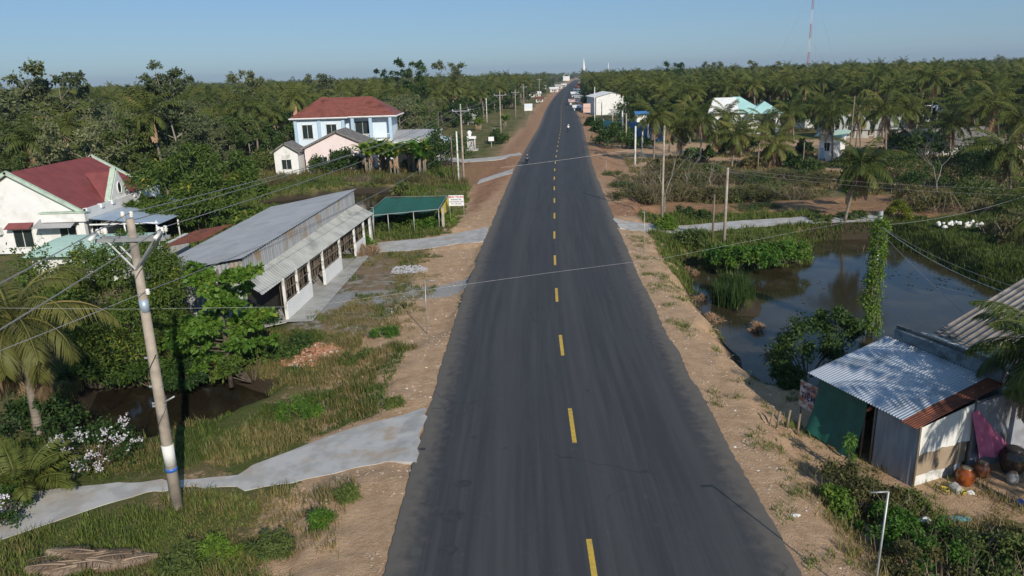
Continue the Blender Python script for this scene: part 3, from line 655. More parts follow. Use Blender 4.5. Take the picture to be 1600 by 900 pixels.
MB().corr((-13.92, 39.4, 2.12), (-12.0, 64.4, 2.12), (-13.7, 65.0, 2.88), (-15.1, 39.9, 2.88), 75, .025, seg=4, wob=.06, seed=2).build('porch_roof', K['fibro'], t, True)
MB().corr((-21.6, 40.6, G - .2), (-15.1, 40.3, G - .2), (-15.1, 40.3, 4.0), (-21.6, 40.6, 2.75), 26, .03).build('end_wall', K['galv_wall'], t, True)
MB().corr((-13.8, 65.1, G - .2), (-21.2, 65.6, G - .2), (-21.2, 65.6, 2.7), (-13.8, 65.1, 4.0), 26, .03).build('end_wall', K['galv_wall'], t, True)
MB().wall([(-21.7, 40.6, G), (-21.1, 65.6, G), (-21.1, 65.6, 2.7), (-21.7, 40.6, 2.7)], .1, (1, 0, 0)).build('rear_wall', K['galv_wall'], t, True)
MB().wall([(-15.1, 40.4, G), (-13.9, 65., G), (-13.9, 65., 2.85), (-15.1, 40.4, 2.85)], .06, (-1, 0, 0)).build('inner_wall', K['dark'], t, True)  # coloured near-black to paint in the shade at the back of the porch
lx = lambda y: -13.62 + (y - 42.5) * .065
for a, b in ((42.6, 47.3), (50.2, 54.4), (58.6, 61.6)):
    MB().wall([(lx(a), a, G - .1), (lx(b), b, G - .1), (lx(b), b, .62), (lx(a), a, .62)], .14, (-1, 0, 0)).build('low_wall', K['white'], t, True)
for y, wd in ((42.6, .14), (44.9, .12), (47.3, .26), (50.2, .12), (54.4, .24), (58.6, .2), (61.6, .24), (63.9, .8)):
    MB().box((lx(y) - .10, y, (G + 2.2) / 2), (.16, wd * .8, 2.2 - G)).build('pillar', K['white_old'], t, True)
rk = MB(); g = random.Random(4)
for y in np.arange(43, 63, .13):
    if g.random() < .92:
        zt = 1.95 - g.random() * .3; zb = zt - .5 - g.random() * 1.1; rk.box((lx(y) - .35 - g.random() * .25, y, (zt + zb) / 2), (.02, .05 + g.random() * .12, zt - zb))
for z in (.75, 1.35, 1.95): rk.tube([(lx(42.6) - .1, 42.6, z), (lx(63) - .1, 63, z)], .028, 4)
rk.build('drying_rack', K['wood'], t, True)
tag(MB().add([(lx(a) + dx, a, G + .06) for a, dx in ((42, .05), (63, .05), (63, .85), (52, 1.25), (42, 1.6))], [(0, 4, 3, 2, 1)]).build('concrete_apron', K['conc']), kind='structure')

# --- white house with maroon roof (left edge)
H0 = (-42.9, 63.4, -.42)
t = thing('gabled_house', 'white single storey house with maroon tiled gable roof and pale green roof trim', 'house', H0)
wb = MB().box((0, 6.9, 1.85), (11, 13.2, 3.7)); 
for yy in (.3, 13.3): wb.wall([(-5.5, yy, 3.7), (5.5, yy, 3.7), (0, yy, 6.95)], .15, (0, 1 if yy < 5 else -1, 0))
wb.build('wall', K['white'], t)
r = MB(); 
for s in (-1, 1): r.corr((s * 5.95, .1, 3.55), (s * 5.95, 13.5, 3.55), (0, 13.5, 7.12), (0, .1, 7.12), 34, .035)
rf = r.build('roof', K['maroon'], t)
for yy in (-.02, 13.55):
    q = MB()
    for s in (-1, 1): q.slab([(s * 6.1, yy - .16, 3.62), (s * 6.1, yy + .16, 3.62), (0, yy + .16, 7.3), (0, yy - .16, 7.3)], .28)
    q.build('verge_trim', K['mint_trim'], rf)
d = MB(); d.wall([(6.03, 4.5, 3.6), (6.03, 8.4, 3.6), (6.03, 6.45, 6.35)], .2, (-1, 0, 0)).build('dormer_wall', K['white'], rf)
q = MB(); q.slab([(5.95, 4.35, 3.55), (5.95, 6.45, 6.38), (3.0, 6.45, 6.25), (5.6, 4.35, 3.62)], .1); q.slab([(5.95, 6.45, 6.4), (5.95, 8.55, 3.55), (5.6, 8.55, 3.62), (3.0, 6.45, 6.25)], .1); q.build('dormer_roof', K['maroon'], rf)
q = MB()
q.slab([(6.0, 4.3, 3.6), (6.0, 6.45, 6.62), (5.5, 6.45, 6.62), (5.5, 4.3, 3.6)], .16); q.slab([(6.0, 6.45, 6.62), (6.0, 8.6, 3.6), (5.5, 8.6, 3.6), (5.5, 6.45, 6.62)], .16); q.build('dormer_trim', K['mint_trim'], rf)
q = MB(); k = 16; q.add([(6.05, 6.45 + .32 * math.cos(2*math.pi*i/k), 4.75 + .5 * math.sin(2*math.pi*i/k)) for i in range(k)], [tuple(range(k))]); q.build('oval_window', K['glass'], rf)
q = MB(); q.tube([(6.06, 6.45 + .38 * math.cos(2*math.pi*i/k), 4.75 + .56 * math.sin(2*math.pi*i/k)) for i in range(k + 1)], .05, 5, False); q.build('oval_frame', K['white'], rf)
pp = MB().box((6.15, 6.9, 3.4), (.22, 14, .9))
for y in (.1, 2.5, 4.4, 8.6, 10.0, 13.7): pp.box((6.2, y, 3.72), (.36, .4, .35))
pp.build('parapet', K['white'], t)
MB().box((4.4, -.25, 3.2), (3.8, .5, .75)).build('cornice', K['white'], t); MB().box((4.4, -.28, 3.63), (4.0, .62, .1)).build('cornice_cap', K['mint_trim'], t)
MB().corr((6.3, .0, 2.95), (6.3, 13.2, 2.95), (12.3, 13.2, 2.3), (12.3, .0, 2.3), 44, .025).build('porch_roof', K['grey_blue'], t)
for x, y in ((12, .2), (9.2, .2), (12, 4.4), (12, 8.8), (12, 13)): MB().tube([(x, y, -.2), (x, y, 2.6)], .07, 8).build('porch_post', K['white'], t)
MB().box((9.2, .15, 2.42), (6, .08, .12)).build('porch_beam', K['white'], t)
MB().box((8.4, 13.4, 1.2), (7.6, .1, 2.4)).build('porch_back', K['blue_wall'], t)
MB().box((5.75, 0, 1.5), (.45, .45, 3)).build('corner_column', K['white'], t)
for x in (-4.2, .2): 
    window(t, x, .28, 1.35, 1.7, 1.6, mull=1); MB().slab([(x - 1.1, -.55, 2.35), (x + 1.1, -.55, 2.35), (x + 1.1, .29, 2.75), (x - 1.1, .29, 2.75)], .05).build('red_canopy', K['maroon'], t)
MB().corr((1.9, -1.2, 2.45), (5.3, -1.2, 2.45), (5.3, .29, 3.0), (1.9, .29, 3.0), 18, .02).build('metal_awning', K['galv'], t)
window(t, 4.2, .28, 1.3, 1.5, 2.2, mull=1); window(t, 5.52, 2.4, 1.4, 1.6, 2.2, '+x')
MB().box((7.6, 3, .02), (4, 5, .04)).build('porch_floor', K['conc'], t)
a = MB().box((-2.0, .05, 2.1), (1.0, .42, .62)).build('air_conditioner', K['white'], t)
MB().tube([(-2.15, -.175, 2.1), (-2.15, -.155, 2.1)], .22, 12).build('fan_grille', K['steel'], a)
for x in (-1.9, -3.3):
    v = MB().box((x, .27, 4.75), (.95, .06, 1.35)).build('shutter', K['white_old'], t); q = MB()
    for z in np.arange(4.2, 5.35, .14): q.box((x, .23, z), (.85, .05, .05))
    q.build('louvre', K['wood'], v)
# annex with mint roof, boundary wall
t = thing('annex_building', 'low annex with curved pale mint roof in front of the maroon roofed house', 'outbuilding', (-32.2, 54.6, -.42)); t.scale = (.85, .8, .95)
MB().box((0, 1, 1.0), (7.6, 5.6, 2.0)).build('wall', K['white_old'], t)
q = MB()
for i in range(6):
    a, b = i / 6, (i + 1) / 6; f = lambda u: (-2.6 + 7.4 * u, 2.0 + .75 * math.sin(math.pi * (.12 + .5 * u)))
    (ya, za), (yb, zb) = f(a), f(b); q.slab([(-4.1, ya, za), (4.3, ya, za), (4.3, yb, zb), (-4.1, yb, zb)], .06)
q.build('roof', K['mint'], t); window(t, -1, -1.8, 1.1, 1.2, .9)
t = tag(MB().box((-27.6, 58.5, .4), (.2, 6.5, 1.7)).box((-27.6, 58.5, 1.28), (.3, 6.6, .1)).build('boundary_wall', K['white_old']), 'short white boundary wall between the annex and the long shed', 'wall')
t = thing('lean_to', 'small lean-to with a rusty red corrugated roof behind the long shed', 'lean-to', (-24.8, 57.5, -.42))
MB().corr((-1.7, -3, 2.1), (-1.7, 3.5, 2.1), (1.6, 3.5, 2.6), (1.6, -3, 2.6), 26, .03).build('roof', K['rust'], t)
for x, y in ((-1.5, -2.8), (1.4, -2.8), (1.4, 3.3), (-1.5, 3.3)): MB().tube([(x, y, -.1), (x, y, 2.15)], .06, 6).build('post', K['wood'], t)

# --- two storey pale blue villa
V0 = (-35.4, 126, -.85)
t = thing('villa', 'two storey pale blue villa with a red tiled hip roof', 'villa', V0)
wb = MB().box((4.2, 4, 4.2), (8.0, 9.6, 8.4)); wb.box((12.0, 5.0, 6.4), (7.6, 7.4, 4.0)); wb.box((12.2, 5.0, 2.2), (8.2, 7.8, 4.4)); wb.build('wall', K['blue_wall'], t)
MB().box((11.6, 1.0, 4.45), (8.8, 2.6, .25)).build('balcony_slab', K['white'], t)
r = MB(); hip(r, .2, 8.3, -.8, 8.8, 8.45, 3.2, .7, rx=(3.9, 4.8)); hip(r, 6.2, 16.2, .4, 8.8, 8.45, 3.05, .7, rx=(5.2, 12.4))
tile_courses(r, (-.5, -1.5, 8.45), (9, -1.5, 8.45), (4.8, 4, 11.65), (3.9, 4, 11.65), 16); tile_courses(r, (5.5, -.3, 8.45), (16.9, -.3, 8.45), (12.4, 4.6, 11.5), (5.2, 4.6, 11.5), 15)
rf = r.build('roof', K['red_tile'], t)
q = MB()
for a, b in (((-.5, -1.5), (9, -1.5)), ((9, -1.5), (9, -.35)), ((9, -.35), (16.95, -.35)), ((16.95, -.35), (16.95, 9.3)), ((-.5, -1.5), (-.5, 9.4))): q.tube([(a[0], a[1], 8.34), (b[0], b[1], 8.34)], .13, 4)
q.build('gutter', K['white'], rf)
for x, y in ((.3, -.85), (4.2, -.85), (8.2, -.85), (9.6, -.05), (12.6, -.05), (15.9, -.05)):
    q = MB().box((x, y, 6.3 if x > 9 else 4.2), (.5, .35, 4.2 if x > 9 else 8.4)); q.build('pilaster', K['blue_trim'], t)
for x in (2.2, 6.2):
    window(t, x, -.83, 6.2, 1.75, 2.3, mull=1); window(t, x, -.83, 2.2, 1.4, 1.6, mull=1)
window(t, 11.0, 1.27, 6.4, 2.6, 2.4, mull=1); q = MB()
for x in np.arange(10, 16, .3): q.box((x, -.15, 5.0), (.06, .06, .9))
q.box((13, -.15, 5.5), (6.2, .12, .1)); q.build('balustrade', K['white'], t)
# pink gabled house
t = thing('pink_house', 'pink single storey gabled house with grey roof edges in front of the blue villa', 'house', (-26.3, 116, -.85))
MB().box((0, 3, 2.3), (10.2, 7, 4.6)).wall([(-5.1, -.5, 4.6), (5.1, -.5, 4.6), (0, -.5, 6.7)], .2, (0, 1, 0)).build('wall', K['pink_wall'], t)
r = MB()
for s in (-1, 1): r.slab([(s * 5.8, -1, 4.32), (s * 5.8, 6.6, 4.32), (0, 6.6, 6.95), (0, -1, 6.95)], .28)
r.build('roof', K['grey_tile'], t); window(t, -2.4, -.52, 2.4, 1.3, 1.2); window(t, 2.4, -.52, 2.4, 1.3, 1.2); MB().box((0, -.55, 1.2), (1.1, .08, 2.4)).build('door', K['wood'], t)
t = thing('white_cottage', 'small white gabled cottage left of the pink house', 'house', (-33.8, 113.5, -.85))
MB().box((0, 2, 2.1), (3.6, 4, 4.2)).wall([(-1.8, 0, 4.2), (1.8, 0, 4.2), (0, 0, 5.3)], .2, (0, 1, 0)).build('wall', K['white'], t); r = MB()
for s in (-1, 1): r.slab([(s * 2.3, -.5, 4.05), (s * 2.3, 4.2, 4.05), (0, 4.2, 5.5), (0, -.5, 5.5)], .22)
r.build('roof', K['grey_tile'], t); window(t, 0, -.02, 2.2, 1.5, 1.5)
MB().box((0, -.05, 3.4), (1.2, .08, .5)).build('vent_block', K['white_old'], t)
# carport right of the villa
t = thing('carport', 'white flat roofed carport with slim posts beside the blue villa', 'carport', (-14.4, 124, -.85))
MB().box((-2.4, 2, 4.15), (12.0, 7, .35)).build('roof_slab', K['white_old'], t); MB().box((-2.4, 5.4, 2.0), (11.8, .2, 4.0)).build('rear_wall', K['white'], t)
MB().slab([(-9, 2.5, 4.5), (3, 2.5, 4.5), (3, 9, 5.6), (-9, 9, 5.6)], .15).build('upper_roof', K['galv'], t)
for x in (-6, -1, 3.3): MB().tube([(x, -1.2, 0), (x, -1.2, 4)], .12, 8).build('post', K['white'], t)
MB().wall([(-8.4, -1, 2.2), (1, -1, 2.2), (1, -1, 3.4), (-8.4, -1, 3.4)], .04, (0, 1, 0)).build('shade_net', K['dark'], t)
t = thing('blue_roof_house', 'house with a slate blue roof behind the carport', 'house', (-14.8, 143, -.85))
MB().box((0, 0, 1.3), (8, 6, 2.6)).build('wall', K['white'], t); r = MB(); hip(r, -4, 4, -3, 3, 2.6, 1.4); r.build('roof', K['blue_trim'], t); window(t, 0, -3.02, 1.4, 1.5, 1.2)

# --- green net shelter
sA = W(687, 362, -.6); sB = W(583, 372, -.6); t = thing('net_shelter', 'open shelter roofed with green shade net on thin pipe posts', 'shelter', (sA.x, sA.y, -.6))
zf = hgt(685, 327, sA); bl = W(603, 308, zf); br = W(698, 306, zf + .25); P4 = [(sB.x - .8, sB.y + .3, zf - .15), (sA.x, sA.y, zf), (br.x, br.y, zf + .25), (bl.x, bl.y, zf)]
q = MB(); n = 12; P = [Vector(p) for p in P4]; vs = []
for j in range(n + 1):
    for i in range(n + 1):
        u, v = i / n, j / n; p = P[0].lerp(P[1], u).lerp(P[3].lerp(P[2], u), v); sag = .16 * abs(math.sin(u * 3 * math.pi)) + .1 * math.sin(v * math.pi); vs.append((p.x, p.y, p.z - sag))
q.add(vs, [(j * (n + 1) + i, j * (n + 1) + i + 1, (j + 1) * (n + 1) + i + 1, (j + 1) * (n + 1) + i) for j in range(n) for i in range(n)], True); q.build('net_roof', K['green_net'], t, True)
MB().wall([P[0], P[0].lerp(P[3], 1), (P[3].x - .6, P[3].y, P[3].z - 1.6), (P[0].x - .9, P[0].y, P[0].z - 1.2)], .02, (1, 0, 0)).build('net_side', K['green_net'], t, True)
for p in (P[0].lerp(P[1], .12), P[0].lerp(P[1], .32), P[1], P[2], P[3], P[0].lerp(P[1], .66)): MB().tube([(p.x, p.y, -.8), (p.x, p.y, p.z)], .045, 6).build('post', K['steel'], t, True)
q = MB()
for a, b in ((P[0], P[1]), (P[3], P[2]), (P[1], P[2]), (P[0], P[3])): q.tube([a, b], .03, 5)
q.build('rail', K['steel'], t, True)
MB().wall([(sA.x + .25, sA.y + .2, zf), (br.x + .2, br.y - .3, zf + .2), (br.x + .2, br.y - .8, zf - 1.1), (sA.x + .3, sA.y + .3, zf - .6)], .03, (-1, 0, 0)).build('yellow_flap', K['yellow'], t, True)
MB().box((sA.x + .35, sA.y + .5, .5), (.25, .25, 2.3)).build('brick_pier', K['conc_pole'], t, True)
# text
def text(s, m, size, parent, loc, rot, name='lettering', bold=.0, sx=1):
    c = bpy.data.curves.new('t', 'FONT'); c.body = s; c.size = size; c.align_x = 'CENTER'; c.align_y = 'CENTER'; c.extrude = .004; c.offset = bold; c.resolution_u = 2
    o = bpy.data.objects.new('t', c); COL.objects.link(o); dg = bpy.context.evaluated_depsgraph_get(); me = bpy.data.meshes.new_from_object(o.evaluated_get(dg)); bpy.data.objects.remove(o)
    me.name = name; q = link(name, me, m, parent); q.location = loc; q.rotation_euler = rot; q.scale = (sx, 1, 1); return note(q)
b = W(726, 350, -.45); t = thing('roadside_sign', 'white roadside sign board with a red heading on thin posts beside the green net shelter', 'sign', (b.x, b.y, b.z), rad(-4))
t.scale = (.84, .84, .9); MB().box((-.85, 0, 2.6), (1.75, .05, 1.15)).build('board', K['white'], t)
for x in (-1.65, -.02): MB().tube([(x, .05, -.2), (x, .05, 3.15)], .03, 6).build('post', K['steel'], t)
text('MINH TRUNG', K['red_paint'], .30, t, (-.85, -.035, 2.98), (rad(90), 0, 0), bold=.006)
for i, s in enumerate(('NHẬN ĐẶT TIỆC', 'CHO THUÊ RẠP CƯỚI', 'ẤP 4 - XÃ LONG')): text(s, K['ink'], .165, t, (-.85, -.035, 2.70 - i * .23), (rad(90), 0, 0), bold=.004)

# --- tin shack on the right
D = Vector((13.85, 22.75, -.85)); E1 = Vector((-.378, .926, 0)); E2 = Vector((.926, .378, 0)); UZ = Vector((0, 0, 1))
def S(a, b, z): return D + E1 * a + E2 * b + UZ * (z + .85)     # a towards the pond, b away from the road
t = thing('tin_shack', 'tin roofed roadside shack hung with green tarpaulin and canvas walls', 'shack', D)
MB().corr(S(.5, -.32, 1.62), S(4.9, -.32, 1.74), S(4.9, 3.8, 2.62), S(.5, 3.8, 2.45), 36, .034, seg=3, wob=.02).build('tin_roof', pmat('bright_zinc_sheet', (.50, .53, .58), (.46, .50, .56), 1.5, rough=.36, metal=.3, c3=(.3, .33, .36), s3=.9), t, True)
MB().corr(S(-.12, -.38, 1.58), S(.54, -.38, 1.59), S(.54, 3.8, 2.43), S(-.12, 3.8, 2.42), 7, .03, seg=3, wob=.02).build('rusty_roof_edge', K['rust'], t, True)
def drape(p0, p1, z0, z1, m, name, folds=6, amp=.06, n=(0, 0, 0), hem=0, nz=10, nu=40, seed=0):
    q = MB(); vs = []; N = Vector(n)
    for j in range(nz + 1):
        v = j / nz
        for i in range(nu + 1):
            u = i / nu; p = p0.lerp(p1, u); zt = z0(u) if callable(z0) else z0; zb = z1(u) if callable(z1) else z1; p = Vector((p.x, p.y, zt + (zb - zt) * v))
            p += N * (amp * (v ** .7) * (math.sin(u * folds * 6.28 + seed + v * .8) + .4 * math.sin(u * folds * 15 + 2 * seed)) + hem * v * v); vs.append(p)
    k = nu + 1; q.add(vs, [(j * k + i, j * k + i + 1, (j + 1) * k + i + 1, (j + 1) * k + i) for j in range(nz) for i in range(nu)], True); return q.build(name, K[m] if isinstance(m, str) else m, t, True)
nA = -E2; nD = -E1
drape(S(4.55, -.05, 0), S(2.15, -.1, 0), 1.62, lambda u: -.72 + .28 * (1 - math.sin(u * 3.14)) * (1 - u), 'green_tarp', 'green_tarpaulin', 1.3, .09, nA, hem=.42)
drape(S(1.75, -.02, 0), S(.02, -.02, 0), 1.52, -.8, 'cloth_grey', 'grey_canvas', 2.5, .03, nA)
drape(S(-.02, 0, 0), S(-.02, 2.55, 0), lambda u: 1.5 + .4 * u, .45, 'cloth_white', 'white_canvas', 3, .035, nD, seed=1)
drape(S(-.0, 0, 0), S(-.0, 2.5, 0), .45, -.4, 'brown_board', 'brown_canvas', 1.2, .025, nD, seed=2)
MB().wall([S(.02, 0, -.95), S(.02, 2.35, -.95), S(.02, 2.35, -.38), S(.02, 0, -.38)], .1, E1).build('base_panel', K['white_old'], t, True)
MB().wall([S(2.2, .35, -.9), S(1.7, .35, -.9), S(1.7, .35, 1.6), S(2.2, .35, 1.6)], .03, E2).build('gap_shade_panel', K['dark'], t, True)  # black panel painting the shade in the gap between tarpaulin and canvas
MB().wall([S(.05, 3.85, -.9), S(4.6, 3.85, -.9), S(4.6, 3.85, 3.0), S(.05, 3.85, 2.9)], .18, E2).build('rear_wall', pmat('mossy_plaster', (.18, .22, .24), (.10, .12, .13), 2.2, c3=(.05, .06, .05), s3=1.8), t, True)
MB().wall([S(4.55, .1, -.9), S(4.55, 3.8, -.9), S(4.55, 3.8, 2.4), S(4.55, .1, 1.6)], .05, -E1).build('side_wall', K['rust'], t, True)
for a, b in ((0, 0), (4.5, 0), (1.85, 0), (2.3, 0), (-.02, 2.6)): MB().tube([S(a, b, -1), S(a, b, 1.65 + b * .2)], .045, 6).build('post', K['wood'], t, True)
# pink cloth
q = MB(); A_, B_, C_, D_ = S(-.15, 2.3, 1.62), S(-.15, 2.55, 1.7), S(-.5, 4.6, -.35), S(-.35, 2.65, -.12); n = 14; vs = []
for j in range(n + 1):
    for i in range(n + 1):
        u, v = i / n, j / n; p = A_.lerp(B_, u).lerp(D_.lerp(C_, u), v); p = p + nD * (.07 * math.sin(u * 16 + v * 2)) * (v + .1) - UZ * .25 * math.sin(u * math.pi) * v * (1 - v); vs.append(p)
q.add(vs, [(j * (n + 1) + i, j * (n + 1) + i + 1, (j + 1) * (n + 1) + i + 1, (j + 1) * (n + 1) + i) for j in range(n) for i in range(n)], True)
tag(q.build('hanging_cloth', K['pink_cloth']), 'pink cloth tied up to dry on the corner of the tin shack', 'cloth')
# tiled house behind the shack
t = thing('tiled_house', 'old house with a ribbed grey tiled roof directly behind the tin shack', 'house', S(2, 5, -.85))
def tile_rib(a, b, c, d, n): # raised ribs a->d
    q = MB(); q.slab([a, b, c, d], .05) ; a, b, c, d = map(Vector, (a, b, c, d))
    for i in range(n + 1):
        u = i / n; q.tube([a.lerp(b, u) + UZ * .02, d.lerp(c, u) + UZ * .02], .055, 6)
    return q
for nm, args, m in (('tile_roof', (S(-2.6, 5.5, 2.35), S(4.2, 5.5, 2.55), S(4.2, 12.2, 4.7), S(-2.6, 12.2, 4.5)), 'grey_tile'),):
    tile_rib(*args, 24).build(nm, pmat('clay_tile_grey', (.27, .24, .215), (.17, .155, .14), 2.5, c3=(.10, .09, .08), s3=1.4, bmp=.3), t, True)
MB().corr(S(-.4, 4.0, 2.75), S(4.5, 4.0, 2.95), S(4.4, 5.6, 2.62), S(-2.3, 5.6, 2.42), 24, .03).build('valley_sheet', K['fibro'], t, True)
MB().wall([S(.2, 4.06, 2.3), S(4.7, 4.06, 2.45), S(4.7, 4.06, 3.12), S(.2, 4.06, 3.02)], .14, E2).build('parapet', pmat('sooty_parapet', (.12, .13, .13), (.05, .055, .05), 2.5), t, True)
MB().wall([S(-.1, 2.6, -.9), S(-.1, 12, -.9), S(-.1, 12, 2.3), S(-.1, 2.6, 1.9)], .15, E1).build('front_wall', pmat('blue_grey_plaster', (.30, .32, .36), (.2, .21, .23), 1.6, c3=(.12, .12, .12), s3=1.2), t, True)
MB().wall([S(4.2, 4.2, -1.2), S(4.2, 12, -1.2), S(4.2, 12, 4.4), S(4.2, 5.4, 2.5)], .15, -E1).build('pond_wall', K['white_old'], t, True)
p = W(1577, 470, 3.2); t = thing('service_bracket', 'short steel service bracket with white insulators on the grey tiled roof', 'bracket', (p.x, p.y, 2.6))
MB().tube([(0, 0, -.2), (0, 0, 1.15)], .03, 6).build('pipe', K['steel'], t)
for z in (.45, 1.1): MB().lathe((-.08, 0, z), [(.03, 0), (.07, .03), (.05, .07), (.07, .1), (.03, .14)], 10).build('insulator', K['porcelain'], t)
# rusty sign
b = W(1262, 650, -.85); t = thing('rusty_sign', 'small rusty white sign board on two stakes at the pond corner of the shack', 'sign', (12.0, 27.6, -.85), math.atan2(E1.y, E1.x) + math.pi)
MB().box((0, 0, 1.35), (.95, .03, 1.15)).build('board', pmat('rusty_white_board', (.55, .5, .46), (.30, .13, .08), 3.5, lo=.42, hi=.6), t)
for x in (-.4, .4): MB().tube([(x, .04, -.3), (x, .04, 1.9)], .03, 5).build('stake', K['wood'], t)
text('MỞ CỬA', K['ink'], .17, t, (0, -.02, 1.68), (rad(90), 0, 0), bold=.008); text('TIỆM', K['ink'], .36, t, (0, -.02, 1.3), (rad(90), 0, 0), bold=.01)

# --- jars and odds and ends by the shack
def jar(name, label, x, y, z, r, h, m, group=None):
    t = thing(name, label, 'jar', (x, y, z), 0, group)
    MB().lathe((0, 0, 0), [(r*.5, 0), (r*.72, h*.12), (r*.95, h*.38), (r, h*.6), (r*.9, h*.8), (r*.62, h*.95), (r*.66, h)], 20).build('body', m if not isinstance(m, str) else K[m], t)
    MB().lathe((0, 0, h), [(r*.6, 0), (r*.62, .02), (r*.3, .05)], 16).build('lid', K['wood'], t); return t
jar('water_jar', 'big glossy orange brown glazed water jar by the white canvas wall', *S(-.62, 1.75, -.85), .31, .70, 'jar')
dj = pmat('dark_glazed_jar', (.07, .045, .03), (.04, .03, .022), 2, rough=.2)
jar('water_jar', 'dark jar with a reddish shoulder right behind the orange water jar', *S(-.5, 2.75, -.85), .29, .62, pmat('red_brown_jar', (.2, .07, .035), (.1, .04, .02), 2, rough=.25))
jar('water_jar', 'huge dark glazed jar against the blue grey wall at the right edge', *S(-.75, 4.0, -.85), .46, .98, dj)
jar('water_jar', 'small pale jar between the dark jars at the right edge', *S(-1.25, 3.3, -.85), .2, .45, 'conc')
g = random.Random(8)
def blob(name, label, cat, p, r, m, sq=(1, 1, .7), seed=0, group=None):
    bm = bmesh.new(); bmesh.ops.create_icosphere(bm, subdivisions=2, radius=r); rr = random.Random(seed)
    ph = [rr.random() * 6 for _ in range(4)]
    for v in bm.verts:
        k = 1 + .16 * math.sin(v.co.x / r * 3 + ph[0]) + .14 * math.sin(v.co.y / r * 4 + ph[1]) + .1 * math.sin(v.co.z / r * 5 + ph[2]); v.co = Vector((v.co.x * sq[0], v.co.y * sq[1], v.co.z * sq[2])) * k
    me = bpy.data.meshes.new(name); bm.to_mesh(me); bm.free(); o = link(name, me, K[m] if isinstance(m, str) else m); o.location = p; return tag(o, label, cat, group)
def tub(name, label, cat, p, r, h, m):   # open bucket with wall thickness
    o = MB().lathe((0, 0, 0), [(r*.75, 0), (r, h), (r*1.06, h + .01), (r*1.06, h - .03), (r*.95, h - .02), (r*.72, .03)], 16).build(name, K[m]); o.location = p; return tag(o, label, cat)
tub('basin', 'small yellow plastic bowl on the ground before the shack wall', 'bowl', S(-.6, .8, -.85), .14, .12, 'yellow'); tub('basin', 'yellow bowl nearest the big orange water jar', 'bowl', S(-1.0, 1.15, -.85), .12, .16, 'yellow')
blob('cement_sack', 'grey stuffed sack leaning on the orange water jar', 'sack', S(-.75, 1.1, -.72), .22, 'conc', seed=1)
blob('plastic_bag', 'crumpled white plastic bag beside the orange water jar', 'bag', S(-1.1, 1.4, -.78), .12, 'cloth_white', seed=2)
blob('plastic_bag', 'white plastic bag lying in the scrub left of the lamp pipe', 'bag', W(1445, 812, -.72), .16, 'cloth_white', (1.3, .8, .6), seed=3)
blob('plastic_bag', 'small white bag lying in the scrub in front of the shack', 'bag', W(1458, 820, -.74), .1, 'cloth_white', seed=4)
blob('green_sheet', 'crumpled teal green plastic sheet lying on the bare ground near the right edge', 'plastic sheet', W(1500, 812, -.78), .24, 'teal_sheet', (1.8, .6, .4), seed=5)
blob('blue_canister', 'blue plastic canister at the right edge below the dark jars', 'canister', W(1594, 786, -.7), .16, 'blue_plastic', (.8, .8, 1), seed=6)
blob('dirty_cloth', 'pale crumpled cloth on the right dirt shoulder', 'rag', W(1243, 806, -.12), .14, 'cloth_white', (1.5, .7, .35), seed=7)
# fallen posts at the bank, left of the green tarp
for i, (a, b) in enumerate((((1200, 672), (1212, 640)), ((1212, 672), (1222, 644)), ((1228, 670), (1238, 652)), ((1246, 676), (1252, 650)))):
    p = W(*a, -.5); z1 = -.5 + .75; q = MB().tube([(p.x, p.y, -.7), (p.x + (b[0]-a[0]) * .018, p.y + .15, z1)], .05, 6).build('wooden_stake', K['wood'])
    tag(q, 'short leaning wooden stake on the bank left of the green tarpaulin', 'stake', 'leaning stakes on the bank left of the green tarpaulin')
# ------------------------------------------------------------------ poles, wires, posts
INS = [(.03, 0), (.075, .03), (.05, .06), (.085, .09), (.055, .13), (.07, .17), (.03, .2)]
def pole(name, label, base, h, r=(.17, .10), m='conc_pole', arm=0, group=None, cat='utility pole', lean=(0, 0), ins=0, armz=None):
    t = thing(name, label, cat, base, 0, group); MB().tube([(0, 0, -.4), (lean[0] * .5, lean[1] * .5, h / 2), (lean[0], lean[1], h)], [r[0], (r[0] + r[1]) / 2, r[1]], 10).build('shaft', K[m], t)
    if arm:
        z = armz or h - .7; MB().box((lean[0], lean[1] - .12, z), (arm, .08, .1)).build('crossarm', K['steel'], t)
        for s in (-1, 1): MB().tube([(lean[0] + s * arm * .36, lean[1] - .13, z), (lean[0], lean[1] - .13, z - arm * .33)], .03, 4).build('brace', K['steel'], t)
        for x in (-.48, 0, .48): MB().lathe((lean[0] + x * arm, lean[1] - .1, z + .05 if x else h), INS, 8).build('insulator', K['porcelain'], t)
    return t
B1 = W(278, 795, -.55); t = thing('utility_pole', 'tall weathered concrete power pole with crossarm and porcelain insulators on the left foreground grass', 'utility pole', B1)
HT = hgt(203, 342, B1) + .55; ax = W(0, 0, 1)[0] * 0
d = ray(203, 342); k = B1.y / d[1]; lx_ = d[0] * k - B1.x
sh = MB().tube([(0, 0, -.4), (lx_ * .5, 0, HT * .5), (lx_, 0, HT)], [.20, .165, .115], 14).build('shaft', K['conc_pole'], t)
for z, hh, m in ((2.1, .75, 'white'), (1.55, .14, 'blue_plastic'), (7.35, .42, 'grey_blue')): 
    f = z / HT; rr = .20 - .085 * f; MB().tube([(lx_ * f, 0, z - hh / 2), (lx_ * (z + hh / 2) / HT, 0, z + hh / 2)], [rr + .006] * 2, 14).build('wrap_band', K[m], sh)
az = HT - .62
arm = MB().box((lx_ * .93, -.16, az), (2.15, .09, .11)).box((lx_ * .93, .16, az), (2.15, .09, .11)).build('crossarm', K['steel'], t)
for s in (-1, 1):
    for yy in (-.18, .18): MB().tube([(lx_ * .93 + s * .72, yy, az - .03), (lx_ * .86, yy * .9, az - .95)], .035, 4).build('brace', K['steel'], t)
